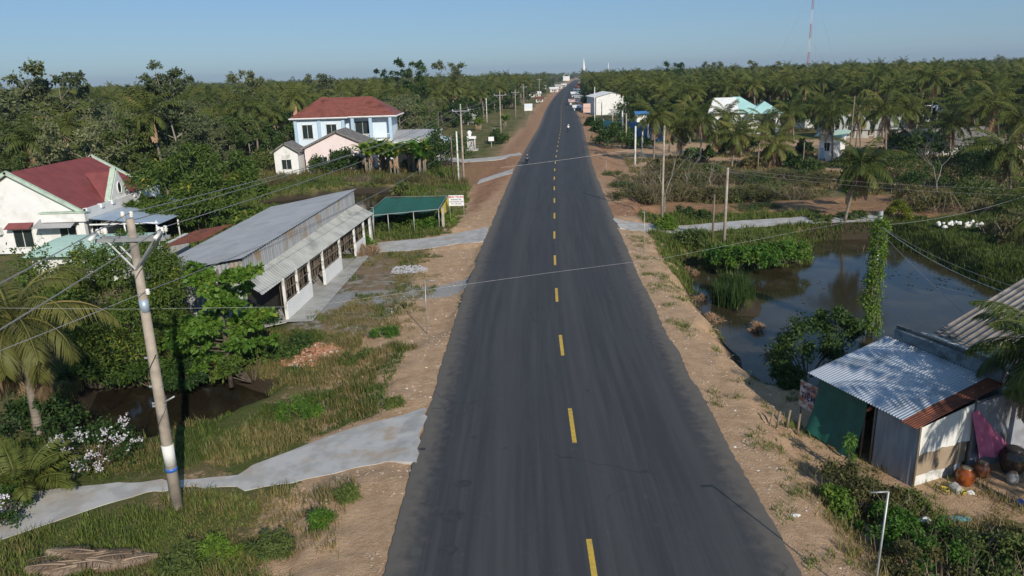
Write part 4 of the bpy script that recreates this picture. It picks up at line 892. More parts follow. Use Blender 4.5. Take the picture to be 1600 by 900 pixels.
ends = []
for s in (-1, 1):
    for dx, dy in ((.98, -.12), (.98, .12), (.82, 0)):
        MB().tube([(lx_ * .93 + s * dx, dy, az), (lx_ * .93 + s * dx, dy, az + .22)], .014, 5).build('pin', K['steel'], t); MB().lathe((lx_ * .93 + s * dx, dy, az + .16), INS, 10).build('insulator', K['porcelain'], t)
    MB().tube([(lx_ * .93 + s * .98, -.2, az + .22), (lx_ * .93 + s * .98 + .06, -.75, az + .14)], .06, 8).build('line_sleeve', K['porcelain'], t)
for dx in (-.2, .06): MB().tube([(lx_ + dx * .7, 0, HT - .15), (lx_ + dx, 0, HT + .12)], .018, 5).build('pin', K['steel'], t); MB().lathe((lx_ + dx, 0, HT + .04), INS, 10).build('insulator', K['porcelain'], t)
MB().lathe((lx_ * .8 + .2, -.05, 7.72), INS, 8).build('insulator', K['porcelain'], t)
q = MB(); 
for z in (5.6, 4.6, 4.0, 3.9): q.tube([(lx_ * z / HT + (.22 if i % 2 else -.22), -.1, z + i * .02) for i in range(3)], .022, 5)
q.tube([(lx_ * .4 + .1, -.05, 4.0), (lx_ * .4 + .55, -.1, 4.25)], .03, 6); q.build('bracket', K['steel'], t)
q = MB(); q.tube([(lx_ * (z / HT) + .19 * math.cos(z * 3.2), .19 * math.sin(z * 3.2), z) for z in np.arange(2.6, 5.8, .12)], .014, 4, False); q.build('ground_wire', K['black'], t)
BZ = B1.z
def far_pole(px, py, tx, ty, label, name='utility_pole', **kw):
    b = W(px, py, -.65); h = hgt(tx, ty, b) - b.z; return b, h, pole(name, label, b, h, **kw)
P2b, P2h, _ = far_pole(725, 287, 721, 165, 'tall thin power pole beside the orange soil patch left of the road', arm=2.2, group=None)
far_pole(717, 287, 711, 205, 'bright white concrete post just left of the tall thin power pole', name='concrete_post', m='white_old', r=(.14, .1), cat='post')
far_pole(708, 283, 705, 212, 'darker post at the edge of the dark tree left of the white concrete post', name='concrete_post', m='wood', r=(.12, .09), cat='post')
P3b, P3h, _ = far_pole(783, 216, 781, 144, 'power pole with a crossarm and brace struts in the left roadside field', arm=2.6)
far_pole(761, 192, 759, 153, 'pale post standing in the field left of the braced power pole', name='concrete_post', m='white_old', r=(.15, .12), cat='post')
P4b, P4h, _ = far_pole(806, 186, 805, 141, 'power pole between the field and the white road sign on the left', arm=2.4)
P5b, P5h, _ = far_pole(819, 176, 818, 133, 'power pole right behind the white road sign on the left', arm=2.4)
far_pole(843, 160, 843, 122, 'distant power pole on the left verge beyond the white road sign', arm=2.4)
# right side poles
PR1 = far_pole(1131, 383, 1138, 262, 'slim pale concrete pole in the green bushes beside the pond', name='utility_pole', r=(.14, .10))
far_pole(1113, 376, 1112, 304, 'short dark pole left of the slim pale pole by the pond', name='wooden_post', r=(.10, .08), m='wood', cat='post')
PR2 = far_pole(1034, 346, 1042, 196, 'tall pale pole rising from the dry bush at the start of the right hand path', r=(.13, .09), m='conc_pole')
for (a, b, c, d, l) in ((992, 262, 991, 197, 'white post left of the palms behind the scrub'), (1003, 243, 1002, 196, 'second white post left of the palms, a little farther off'), (972, 230, 971, 172, 'post with a white box beside the dark roadside bush'), (978, 231, 978, 177, 'post next to the dark roadside bush near the blue fence'), (957, 205, 954, 174, 'post in front of the teal fence panels'), (929, 200, 930, 136, 'tall pale power pole by the white warehouse'), (940, 186, 940, 156, 'short dark post before the white warehouse')):
    far_pole(a, b, c, d, l, name='concrete_post', m='white_old' if 'white' in l or 'pale' in l else 'conc_pole', r=(.16, .12), cat='post')
for (a, b, c, d, l) in ((1183, 278, 1184, 225, 'thin dark pole in the yard before the teal roofed house'), (1254, 262, 1252, 222, 'thin post in the dry garden left of the white hut'),):
    far_pole(a, b, c, d, l, name='wooden_post', m='wood', r=(.1, .08), cat='post')
for (a, b, c, d) in ((1324, 270, 1322, 150), (1334, 260, 1333, 165)):
    far_pole(a, b, c, d, 'slim bare pole rising right of the white hut', name='wooden_post', m='wood', r=(.10, .08), cat='post', group='slim bare poles right of the white hut')
# vine-covered pole
VB = W(1359, 520, -1.7); VH = hgt(1376, 330, VB) - VB.z
t = thing('vine_covered_pole', 'concrete pole wrapped in thick green climbing vine standing at the pond', 'vine covered pole', VB)
dd_ = ray(1377, 330); kx = dd_[0] * VB.y / dd_[1] - VB.x
MB().tube([(0, 0, -1), (kx, 0, VH)], [.2, .12], 8).build('shaft', K['steel'], t); g = np.random.default_rng(3)
C = []; R = []
for z in np.arange(.1, VH - .55, .16): C.append((kx * z / VH + g.normal() * .1, g.normal() * .08, z)); R.append(.36 + .18 * math.sin(z * .55 + .3) ** 2 + (.12 if VH * .55 < z < VH * .85 else 0) + g.random() * .06)
leafmesh('vine', [clumps(C, R, 170, .13, .085, 5, shell=.7, droop=.35)], K['l_bright'], t)
hang = np.array(C)[g.integers(0, len(C), 220)]; hang[:, :2] += g.normal(size=(220, 2)) * .25
hs_ = leafmesh('hanging_stems', [leafset(hang, unit(np.tile([0, 0, -1.], (220, 1)) + g.normal(size=(220, 3)) * .15), unit(g.normal(size=(220, 3))), np.full(220, .6), np.full(220, .03), g.random(220))], K['twig'], t); hs_['kind'] = 'stuff'
def post_L(px, py, tx, ty, z0, label, armd, name='steel_pipe_post'):
    b = W(px, py, z0); h = hgt(tx, ty, b) - z0; t = thing(name, label, 'pipe post', b)
    d = ray(tx, ty); k = b.y / d[1]; lx = d[0] * k - b.x
    MB().tube([(0, 0, -.3), (lx, 0, h)], .028, 8).build('upright', K['steel'], t); MB().tube([(lx, 0, h), (lx + armd, .0, h - .02)], .024, 8).build('arm', K['steel'], t); return t
post_L(667, 520, 664, 438, -.35, 'thin steel pipe post with a short arm on the left dirt shoulder', .6)
post_L(1006, 400, 1007, 331, -.3, 'thin steel pipe post at the mouth of the right hand concrete path', -.25)
post_L(585, 372, 583, 324, -.5, 'thin steel pipe post at the far end of the long shed', -.3)
post_L(947, 273, 947, 250, -.4, 'short thin post at the edge of the right verge beyond the path', .1)
bb = W(1374, 900, -.3); t = thing('steel_pipe_post', 'bent steel pipe post with a level arm among the scrub in the right foreground', 'pipe post', (9.06, 15.9, -.4))
T_ = Vector((9.06, 15.84, 3.44)); MB().tube([(0, 0, -.3), (0, -.06, 3.84)], .028, 8).build('upright', K['steel'], t); MB().tube([(0, -.06, 3.84), (-.42, -.02, 3.8)], .022, 8).build('arm', K['steel'], t)
def wire(label, a, b, sag, r=.014, m='wire', group=None, n=24, name='wire'):
    a, b = Vector(a), Vector(b); pts = [a.lerp(b, i / n) - UZ * sag * 4 * (i / n) * (1 - i / n) for i in range(n + 1)]
    return tag(MB().tube(pts, r, 5).build(name, K[m]), label, 'wire', group)
ar = BZ + az + .33; X1 = B1.x + lx_
gA = 'power lines running from the foreground pole to the next pole'; gB = 'power lines coming back over the camera to the foreground pole'
for dx, zz in ((-.98, ar), (.98, ar), (.05, BZ + HT + .2)):
    e = Vector((P2b.x + dx * 1.1, P2b.y, P2b.z + P2h - .5)); wire('overhead power line from the foreground pole towards the distant roadside poles', (X1 + dx, B1.y, zz), e, .75, .016, group=gA, n=40)
    wire('overhead power line dropping to the lower left from the foreground pole', (X1 + dx, B1.y, zz), (X1 + dx * 1.0 - 2.2, -38, zz - .5), 1.5, .016, group=gB, n=40)
wire('lower line strung from the pole side insulator across the long shed roof', (B1.x + lx_ * .8 + .2, B1.y - .05, BZ + 7.85), (P2b.x, P2b.y, P2b.z + 6.0), 1.0, .014, n=40)
wire('lower line falling to the left from the pole side insulator', (B1.x + lx_ * .8 + .2, B1.y - .05, BZ + 7.85), (-20, 3.5, 6.8), .3, .012)
for a, ha, b, hb in ((P2b, P2h, P3b, P3h), (P3b, P3h, P4b, P4h), (P4b, P4h, P5b, P5h)):
    for dx in (-1.1, 1.1): wire('thin overhead line between the distant left hand poles', (a.x + dx, a.y, a.z + ha - .6), (b.x + dx, b.y, b.z + hb - .6), .5, .02, group='lines between the distant left hand poles')
# pale cable crossing the road
def pt(px, py, y): d = ray(px, py); k = y / d[1]; return Vector((d[0] * k, y, CH + d[2] * k))
ca = pt(-30, 481, 25.0); cb = pt(1375, 342, 38.5); cpts = [(-30, 481, 25), (200, 483, 26.6), (480, 479, 28.8), (665, 453, 30.5), (860, 426, 32.5), (1040, 403, 34.5), (1240, 363, 37.), (1375, 338, VB.y)]
cp = [pt(*c) for c in cpts]; sm = []
for i in range(len(cp) - 1):
    for j in range(6): sm.append(cp[i].lerp(cp[i + 1], j / 6))
tag(MB().tube(sm + [cp[-1]], .0055, 5).build('cable', K['steel']), 'thin pale cable strung low across the whole road to the vine covered pole', 'cable')
top = pt(1374, 352, VB.y)
for (ex, ey, y, l) in ((1578, 459, 29.8, 'pale service wire from the vine covered pole to the bracket on the tiled roof'), (1610, 455, 33, 'upper wire from the vine covered pole passing behind the tiled roof bracket'), (1690, 640, 27, 'sagging wire from the vine covered pole over the pond to the right edge'), (1620, 300, 44, 'wire rising right from the vine covered pole over the grassy bank')):
    wire(l, top + Vector((0, 0, -.3 if 'sag' in l else .0)), pt(ex, ey, y), .35, .011, 'wire_white' if 'pale' in l else 'wire')
ptop = Vector((PR1[0].x, PR1[0].y, PR1[0].z + PR1[1] - .1)); p2t = Vector((PR2[0].x, PR2[0].y, PR2[0].z + PR2[1] - .2))
wire('wire from the slim pale pond pole to the vine covered pole', ptop, top + UZ * .3, .5, .012)
for dz, ex, ey in ((0, 1650, 296), (-.25, 1650, 306)): wire('thin line from the slim pale pond pole across the red soil bank', ptop + UZ * dz, pt(ex, ey, 66), .4, .007, 'wire', group='thin lines across the red soil bank')
wire('wire between the tall pale pole and the slim pale pond pole', p2t, ptop, .3, .012)
wire('wire from the tall pale pole back along the verge', p2t, pt(978, 178, 150), 1.0, .014)
wire('thin line crossing above the road near the motorcycles', pt(782, 262, 105), pt(1000, 232, 108), .1, .012, 'wire_white')

# ------------------------------------------------------------------ signs, shrine, far buildings
b = W(917, 187, -.6); t = thing('billboard', 'salmon coloured billboard on the right verge before the white warehouse', 'billboard', b)
z0, z1 = hgt(912, 176, b) + .6, hgt(912, 162, b) + .6; w_ = 11 / F * b.y; MB().box((0, 0, (z0 + z1) / 2), (w_, .15, z1 - z0)).build('board', K['salmon'], t)
for x in (-w_ * .45, w_ * .45): MB().tube([(x, .1, -.2), (x, .1, z1)], .07, 6).build('post', K['steel'], t)
text('GẠCH MEN', K['ink'], w_ * .17, t, (0, -.09, (z0 + z1) / 2), (rad(90), 0, 0))
b = W(826, 186, -.6); t = thing('billboard', 'white and pale blue road sign board on the left verge', 'sign', b)
z0, z1 = hgt(826, 173, b) + .6, hgt(826, 162, b) + .6; w_ = 12 / F * b.y; MB().box((0, 0, (z0 + z1) / 2), (w_, .15, z1 - z0)).build('board', K['white'], t); MB().box((0, -.09, z0 + (z1 - z0) * .66), (w_ * .9, .03, (z1 - z0) * .5)).build('blue_panel', K['blue_wall'], t)
for x in (-w_ * .3, w_ * .3): MB().tube([(x, .1, -.2), (x, .1, z1)], .08, 6).build('post', K['steel'], t)
b = W(737, 237, -.6); t = thing('shrine', 'small white roadside shrine with columns and a flat cap on the left', 'shrine', b); t.scale = (.85, .85, .85)
MB().box((0, 1, .25), (3.0, 3, .5)).build('plinth', K['conc'], t); MB().box((0, 1.0, 1.5), (1.3, 1.0, 2.2)).build('body', K['galv'], t)
for x in (-.8, .8): MB().tube([(x, 0, .4), (x, 0, 2.9)], .11, 8).build('column', K['white'], t)
MB().box((0, .6, 3.15), (2.2, 1.8, .5)).build('cap', K['white'], t); MB().lathe((-.4, .8, 3.4), [(.5, 0), (.35, .25), (.6, .9), (.2, 1.3)], 10).build('finial', K['white'], t)
b = W(776, 216, -.6); t = thing('small_altar', 'small white altar house on a post at the foot of the braced power pole', 'altar', (b.x - .5, b.y - 3, -.6)); MB().tube([(0, 0, 0), (0, 0, 1.2)], .1, 6).build('post', K['conc'], t); MB().box((0, 0, 1.6), (.9, .7, .8)).build('box', K['white'], t); MB().lathe((0, 0, 2.0), [(.6, 0), (.1, .6)], 4).build('roof', K['white'], t)
b = W(768, 232, -.6); t = thing('small_altar', 'small white box altar between the two posts beside the left field', 'altar', b); MB().tube([(0, 0, 0), (0, 0, 1.5)], .08, 6).build('post', K['conc'], t); MB().box((0, 0, 1.9), (1.1, .8, .8)).build('box', K['white'], t)
# hut with shed roof
b = W(1298, 250, -.85); t = thing('white_hut', 'small white hut with a pale green sloping roof among the palms', 'hut', b, rad(-38))
MB().box((0, 0, 1.95), (3.0, 3.4, 3.9)).build('wall', K['white'], t); MB().slab([(-2.2, -2.2, 3.85), (2.2, -2.2, 3.85), (2.2, 2.2, 4.5), (-2.2, 2.2, 4.5)], .1).build('roof', K['mint'], t); window(t, -.3, -1.72, 2.2, .9, 1.3, glass='glass'); MB().box((-.9, -1.73, 1.1), (.7, .06, 1.9)).build('door', K['blue_trim'], t)
# teal house
b = W(1163, 205, -.85); t = thing('teal_roof_house', 'large house with a pale teal hip roof and white walls behind the palms', 'house', (b.x, 168, -.85), rad(-12))
k_ = 168 / b.y; t.location.x = b.x * k_
MB().box((0, 4, 2.4), (14, 9, 4.8)).build('wall', K['white'], t); r = MB(); hip(r, -7, 3.5, -.5, 8.5, 4.9, 3.2, .8); r.build('roof', K['teal_roof'], t); r = MB(); hip(r, 1, 7, -2.2, 4, 4.7, 2.4, .7); r.build('wing_roof', K['teal_roof'], t)
MB().slab([(-8.2, -1.6, 4.9), (-1.5, -1.6, 4.9), (-1.9, 3.2, 8.0), (-6.8, 3.2, 8.0)], .1).build('front_roof', K['white'], t)
for x in (-5, -1): window(t, x, -.52, 2.3, 1.6, 1.5)
MB().box((5, -.6, 1.6), (3, .1, 3.2)).build('opening_shade_panel', K['dark'], t)  # the opening is a solid box, its inner shade painted near-black
for x in (1.5, 6.9): MB().box((x, -2.4, 2.2), (.35, .35, 4.4)).build('porch_column', K['white'], t)
def site(px, py, z=-.8, y=None):
    b = W(px, py, z)
    if y: b = Vector((b.x * y / b.y, y, z))
    return b
def H(px, py, label, w_, d, h, rise, rz=0, **kw):
    b = site(px, py); return house('far_house' if 'name' not in kw else kw.pop('name'), label, b.x, b.y + d / 2, -.85, rad(rz), w_, d, h, rise, **kw)
H(1365, 216, 'house with a wide grey fibre cement roof behind the white hut', 15, 11, 2.0, 2.6, -8, roof='fibro', wall='conc', wins=3)
H(1500, 243, 'low grey roofed house in the shade of palms at the right', 13, 10, 1.8, 2.2, 6, roof='grey_tile', wall='conc', wins=2)
H(1455, 190, 'small pale house glimpsed between palm trunks at the upper right', 5, 6, 2.6, 1.3, 0, roof='white', wall='white', wins=1)
H(1275, 200, 'pale walled house glimpsed behind the white hut', 7, 6, 2.6, 1.2, 10, roof='maroon', wall='white', wins=2)
H(955, 180, 'white warehouse with a low gabled front on the right of the road', 11.5, 20, 6.2, 1.4, 3, roof='white', wall='white', ridge='y', wins=0, door=False, cat='warehouse', name='warehouse')
H(935, 178, 'low white annex on the left flank of the white warehouse', 5, 8, 3, .6, 0, roof='white', wall='white', wins=1)
def fence(name, label, pts, h, m, n=10):
    t = thing(name, label, 'fence', (pts[0][0], pts[0][1], -.85)); 
    for i in range(len(pts) - 1):
        a, b = Vector((*pts[i], -.85)), Vector((*pts[i + 1], -.85)); MB().corr(a, b, b + UZ * h, a + UZ * h, n * 3, .04).build('sheet_panel', K[m], t, True)
        MB().tube([a, a + UZ * (h + .4)], .08, 6).build('post', K['conc_pole'], t, True)
    return t
f1 = [tuple(W(*p, -.85)[:2]) for p in ((943, 213), (972, 217))]; f2 = [tuple(W(*p, -.85)[:2]) for p in ((981, 216), (1012, 222), (1035, 221))]
fence('sheet_fence', 'teal sheet metal fence behind the dark roadside bushes', f1, 3.6, 'teal_sheet'); fence('sheet_fence', 'deep blue sheet metal fence left of the palms', f2, 3.8, 'blue_sheet')
H(1003, 206, 'small white building behind the blue sheet fence', 2.6, 3, 4.4, .5, 0, wins=1, roof='blue_sheet')
# settlement along the far road
g = random.Random(12)
def rowhouse(px, py, w_, h, rise, lab, roof='galv', wall='white_old', side=0, **kw):
    b = W(px, py, -.6); q = 1 if b.y < 235 else .72; return house('far_house', lab, b.x, b.y + 3, -.7, rad(side), w_ * q, 6, h * .8, rise, wall=wall, roof=roof, wins=2, group=None, **kw)
rowhouse(727, 190, 5, 2.6, .8, 'pale grey roofed house left of the road behind the tall thin pole', 'fibro', side=-20)
rowhouse(733, 193, 4, 4.6, .6, 'taller white block house behind the tall thin pole on the left', 'white', side=-10)
rowhouse(653, 190, 8, 3, 1.2, 'low white roof glimpsed in the trees right of the villa', 'white')
rowhouse(836, 152, 10, 3, 1.2, 'low white roofed house on the far left verge', 'white'); rowhouse(843, 160, 5, 2.5, 1.0, 'little white and red roadside stall beyond the white road sign', 'rust')
rowhouse(866, 144, 9, 3.4, 1.2, 'pale house at the left of the far road bend', 'white'); rowhouse(873, 139, 9, 3.6, 1.4, 'second pale house at the left of the far road bend', 'fibro')
rowhouse(881, 136, 7, 3, 1.2, 'white roofed house just left where the road vanishes', 'white')
rowhouse(823, 146, 12, 3, 1.6, 'house with a brown roof set back left of the far road', 'maroon'); rowhouse(845, 140, 14, 3, 1.6, 'grey roofed house set back left near the road bend', 'fibro')
rowhouse(898, 166, 6, 2.6, 1.0, 'cream stall with an awning on the far right verge', 'salmon'); rowhouse(908, 160, 8, 3, 1.2, 'grey roofed house on the far right verge', 'fibro'); rowhouse(902, 153, 9, 3, 1.2, 'white shop front on the far right verge', 'white')
rowhouse(905, 148, 10, 3.4, 1.3, 'pale blue fronted shop on the far right verge', 'galv', 'blue_wall'); rowhouse(909, 143, 12, 4, 1.5, 'red roofed shop on the far right verge', 'red_tile'); rowhouse(907, 137, 10, 3.4, 1.4, 'red roofed hall where the road vanishes', 'red_tile')
rowhouse(903, 175, 4, 2.2, .8, 'small blue and white stall left of the salmon billboard', 'white', 'blue_wall')
# church with a spire
t = thing('church', 'white church with a tall pointed spire far down the road', 'church', (142, 1390, 0))
MB().box((0, 0, 8), (6, 6, 16)).build('tower', K['white'], t); MB().lathe((0, 0, 16), [(3.6, 0), (2.6, 5), (.2, 22)], 8).build('spire', K['white'], t); MB().box((-2, 16, 5), (12, 24, 10)).build('nave', K['white'], t); MB().slab([(-8.5, 5, 10), (4.5, 5, 10), (4.5, 28, 10), (-8.5, 28, 10)], .4).build('roof', K['red_tile'], t)
MB().box((0, -3.05, 12), (2, .2, 4)).build('belfry_shade_panel', K['dark'], t); MB().box((0, 0, 39.0), (.25, .25, 3)).box((0, 0, 39.3), (1.4, .25, .25)).build('cross', K['white'], t)  # belfry opening is a closed box with its shade painted on
t = thing('white_hall', 'white gabled hall on the horizon left of the church', 'hall', (112, 1420, 0)); MB().box((0, 0, 4), (12, 16, 8)).build('wall', K['white'], t); r = MB()
for s in (-1, 1): r.slab([(s * 7, -9, 7.6), (s * 7, 9, 7.6), (0, 9, 13.5), (0, -9, 13.5)], .4)
r.build('roof', K['white'], t)
t = thing('white_tower', 'slim white tower on the horizon right of the church', 'tower', (228, 1700, 0)); MB().lathe((0, 0, 0), [(3, 0), (3, 15), (1.6, 17), (1.2, 22), (.3, 34)], 8).build('body', K['white'], t)
# lattice mast
MY = 420; d = ray(1260, 130); k = MY / d[1]; mx = d[0] * k; mz = hgt(1266, -30, (0, MY)); t = thing('lattice_mast', 'tall red and white guyed lattice mast rising beyond the palms', 'mast', (mx, MY, -.8))
mz += .8; nseg = 8; seg = mz / nseg; rw = .55
for i in range(nseg):
    q = MB(); c = [(rw * math.cos(a), rw * math.sin(a)) for a in (rad(90), rad(210), rad(330))]
    for x, y in c: q.tube([(x, y, i * seg), (x, y, (i + 1) * seg)], .07, 4)
    st = 1.4; n = int(seg / st)
    for j in range(n):
        za, zb = i * seg + j * seg / n, i * seg + (j + 1) * seg / n
        for a in range(3): q.tube([(*c[a], za), (*c[(a + 1) % 3], zb)], .04, 3, False)
    q.build('mast_section', K['red_paint'] if i % 2 == 0 else K['white'], t)
for a in (rad(20), rad(140), rad(260)):
    for hh in (.5, .95): MB().tube([(0, 0, mz * hh), (math.cos(a) * 26, math.sin(a) * 26, 0)], .02, 3).build('guy_wire', K['wire'], t)
# ------------------------------------------------------------------ near trees and plants
def gz(x, y): return groundz(x, y)
# foreground coconut palm (left) and round dense tree
b = W(12, 700, -.8); ch = hgt(8, 500, b)
q_ = pt(22, 508, 28.5); K['l_palm_0'] = K['l_palm']; K['l_palm'] = leafmat('yellowing_palm_leaflets', (.10, .12, .03), (.24, .22, .06), (.34, .25, .10), trans=.3, hue=.02); palm('coconut_palm', 'coconut palm with yellowing drooping fronds at the left edge beside the ditch', q_.x, 28.5, -.9, q_.z + .9, 11, nf=21, L=4.1, nl=64, lw=.048, dead=26, dr=1.4, ll=1.0, r=.2); K['l_palm'] = K['l_palm_0']
b = Vector((-20.1, 36.6, -1.0)); tp = hgt(180, 385, b) + .8
t = thing('mango_tree', 'dense round dark green mango tree behind the foreground power pole', 'tree', b); g = np.random.default_rng(21); C = []; R = []
for i in range(70):
    dz = g.random(); a = g.random() * 6.283; rr = 3.35 * math.sqrt(max(0, 1 - (dz - .35) ** 2 * 1.9)) * (.72 + .28 * g.random()); C.append((math.cos(a) * rr, math.sin(a) * rr, .6 + dz * (tp + 1.0 - 1.6))); R.append(.85 + .4 * g.random())
C += [(0, 0, 3), (0, 0, 2), (.8, .5, 3.2), (-.8, .3, 3)]; R += [1.7, 1.8, 1.2, 1.2]
tb = MB().tube([(0, 0, -.6), (.1, 0, 1), (0, .1, 2.6)], [.28, .22, .12], 8)
for i in range(8): a = i * .8; tb.tube([(0, 0, .8 + i * .15), (math.cos(a) * 1.8, math.sin(a) * 1.8, 2.2)], [.1, .03], 5)
tb.build('trunk', K['bark'], t); leafmesh('crown', [clumps(C, R, 560, .19, .065, 22, shell=.62, droop=.25, up=.25)], K['l_mango'], t)
b = W(70, 470, .5); bush('shrub_tree', 'yellowish green shrub tree between the left palm and the annex', 'tree', pt(40, 430, 39).x, 39, -.8, 31, 6.5, pt(40, 402, 39).z + 1.2, K['l_mango'], n=30, nleaf=330, L=.2, Wd=.09)
bush('shrub_tree', 'shadowed shrub left of the annex at the left edge', 'tree', -29.5, 41.5, -.8, 32, 4.5, 3.2, K['l_wood'], n=14, nleaf=260, L=.2, Wd=.09)
# light leafy tree with big leaves in front of the shed end
b = W(352, 612, -1.0); t = thing('broadleaf_tree', 'young tree with tiers of large bright green leaves in front of the shed end wall', 'tree', (b.x, b.y + .8, -.9)); g = np.random.default_rng(41); tb = MB(); C = []; R = []
hh = hgt(350, 415, b) + .5; tb.tube([(0, 0, -.2), (.05, 0, hh * .5), (.1, .1, hh)], [.13, .1, .05], 7)
for i in range(30):
    a = i * 2.4; z = hh * (.34 + .66 * ((i * .7548 + .13 * (i % 3)) % 1)); ln = 1.3 + 1.1 * g.random(); e = Vector((math.cos(a) * ln, math.sin(a) * ln, z + .25)); tb.tube([(.05, 0, z - .3), e * .6 + Vector((0, 0, z * .35)), e], [.035, .025, .012], 5)
    for s in (.38, .7, 1): C.append((e.x * s, e.y * s, e.z - (1 - s) * .3)); R.append(.36 + .2 * g.random())
tb.build('trunk', K['bark'], t); leafmesh('crown', [clumps(C, R, 85, .25, .18, 42, shell=.4, flat=.55, droop=.15, up=.25)], K['l_bright'], t)
for i, (px, py, w_, h, m, l, s) in enumerate([(330, 585, 3.0, 2.0, 'l_bright', 'bright leafy bush hanging over the ditch below the young tree', 51), (395, 590, 3.2, 1.7, 'l_mango', 'dark leafy bush on the ditch bank left of the rubble pile', 52), (435, 560, 3.0, 1.7, 'l_dark', 'dense dark bush beside the rubble pile', 53), (290, 600, 2.2, 1.7, 'l_dark', 'bush at the waterline right of the round mango tree', 54), (240, 600, 2.6, 1.5, 'l_mango', 'bush at the waterline under the round mango tree', 57), (400, 520, 2.8, 1.8, 'l_dark', 'dark bush against the shed corner', 55), (345, 520, 2.6, 1.8, 'l_dark', 'dark bush under the young broadleaf tree', 56), (150, 600, 3.0, 1.5, 'l_dark', 'low shadowed bush between the palm and the round mango tree', 58), (45, 690, 3.4, 2.3, 'l_dark', 'dark bush hiding the foot of the left foreground palm', 59)]):
    b = W(px, py, -.9); bush('bush', l, 'bush', b.x, b.y, -1.0, s, w_, h, K[m], n=13, nleaf=260, L=.17, Wd=.10, droop=.2)
# bougainvillea, fan palm, pink flowers
def flowers(parent_t, C, n, s, m, seed):
    g = np.random.default_rng(seed); C = np.asarray(C)[g.integers(0, len(C), n)] + g.normal(size=(n, 3)) * np.array([.16, .16, .12]); k = 7; P = np.repeat(C, k, 0) + g.normal(size=(n * k, 3)) * .045
    f_ = leafmesh('flowers', [leafset(P, unit(g.normal(size=P.shape) + [0, -.2, .5]), unit(g.normal(size=P.shape)), np.full(len(P), s), np.full(len(P), s * .9), g.random(len(P)))], m, parent_t); f_['kind'] = 'stuff'
b = W(140, 735, -.5); t = bush('bougainvillea', 'bougainvillea bush covered in white blossom beside the footpath', 'flowering bush', b.x, b.y + .4, -.6, 61, 2.9, 1.9, K['l_dark'], n=15, nleaf=170, L=.12, Wd=.07)
flowers(t, [(-.3, -.9, 1.4), (.5, -.9, 1.1), (.9, -.6, 1.7), (.2, -.8, 1.8), (-.9, -.6, 1.5), (1.2, -.4, 1.4), (.1, -1.1, .7), (.7, -1.0, .6), (1.4, .1, 1.9), (1.7, 0, 1.1)], 110, .07, K['flower'], 62)
t = thing('areca_palm', 'low clump of yellow green fan fronds at the bottom left edge', 'palm', (W(35, 775, -.5).x, W(35, 775, -.5).y, -.6)); g = np.random.default_rng(65); fr = []; sb = MB()
for i in range(26):
    a = i * 2.4; r0 = .25; bs = np.array([math.cos(a) * r0, math.sin(a) * r0, .1 + .5 * g.random()]); fr += frond(g, bs, a + g.normal() * .3, rad(80 - i * 2.0), 1.9 + .4 * g.random(), 40, .5, .05, rad(80), .3, .15 + .3 * g.random())
for i in range(7): a = i * .9; sb.tube([(math.cos(a) * .2, math.sin(a) * .2, -.2), (math.cos(a) * .3, math.sin(a) * .3, .8)], .05, 6)
sb.build('stems', K['l_lime'], t); leafmesh('fronds', fr, K['l_palm'], t)
b = W(20, 815, -.5); t = bush('flowering_shrub', 'shrub with magenta and white flowers in the bottom left corner', 'flowering bush', b.x - .3, b.y, -.6, 66, 1.7, 1.5, K['l_dark'], n=10, nleaf=150, L=.12, Wd=.07); flowers(t, [(-.2, -.4, 1.3), (-.4, -.3, 1.1), (.2, -.5, .6)], 18, .09, K['magenta'], 67); flowers(t, [(.3, -.5, .9), (.1, -.6, .5), (.4, -.3, 1.2)], 26, .06, K['flower'], 68)
# pile of dry fronds
t = thing('dry_frond_pile', 'heap of dry brown palm fronds lying in the foreground grass', 'frond pile', (*W(125, 890, -.5)[:2], -.55)); g = np.random.default_rng(71); fr = []
for i in range(44): fr += frond(g, np.array([g.normal() * .4 + .25, g.normal() * .22 + .15, .10 + .30 * g.random()]), rad(8 + g.normal() * 9) + (math.pi if i % 2 else 0), rad(8), 1.15, 36, .34, .03, rad(16), .12, g.random())
leafmesh('fronds', fr, leafmat('dry_frond_leaflets', (.12, .075, .045), (.46, .34, .24), trans=.05, hue=0), t)
# big mango by the maroon house
b = Vector((-30.5, 72, -.6)); tp = hgt(318, 226, b) + .7; print('mango top', tp)
t = thing('mango_tree', 'huge dark mango tree between the maroon roofed house and the long shed', 'tree', b); g = np.random.default_rng(81); C = []; R = []
lobes = [(0, 0, tp - 2.6, 3.0), (-3.4, -.5, tp - 3.2, 2.8), (3.0, 0, tp - 3.0, 2.9), (5.0, -.6, tp - 4.6, 2.3), (-4.6, -1.5, 2.3, 1.9), (-2.2, -2.8, 2.3, 2.2), (1.5, -3, 2.4, 2.4), (4.2, -2.4, 1.6, 2.2), (.5, -2, tp - 4.6, 2.2), (6.3, -1.4, 1.2, 1.6)]
for x, y, z, r_ in lobes:
    for i in range(13):
        a = g.random() * 6.283; e = math.asin(g.random() * 1.5 - .5); C.append((x + math.cos(a) * math.cos(e) * r_ * .72, y + math.sin(a) * math.cos(e) * r_ * .72, z + math.sin(e) * r_ * .65)); R.append(r_ * (.28 + .16 * g.random()))
tb = MB().tube([(0, 0, -.2), (.2, 0, 2), (0, 0, tp * .5)], [.4, .34, .2], 8)
for x, y, z, r_ in lobes: tb.tube([(0, 0, 1.6), (x * .5, y * .5, z * .6), (x, y, z)], [.18, .12, .05], 5)
tb.build('trunk', K['bark'], t); leafmesh('crown', [clumps(C, R, 150, .42, .16, 82, shell=.55, droop=.3)], K['l_mango'], t)
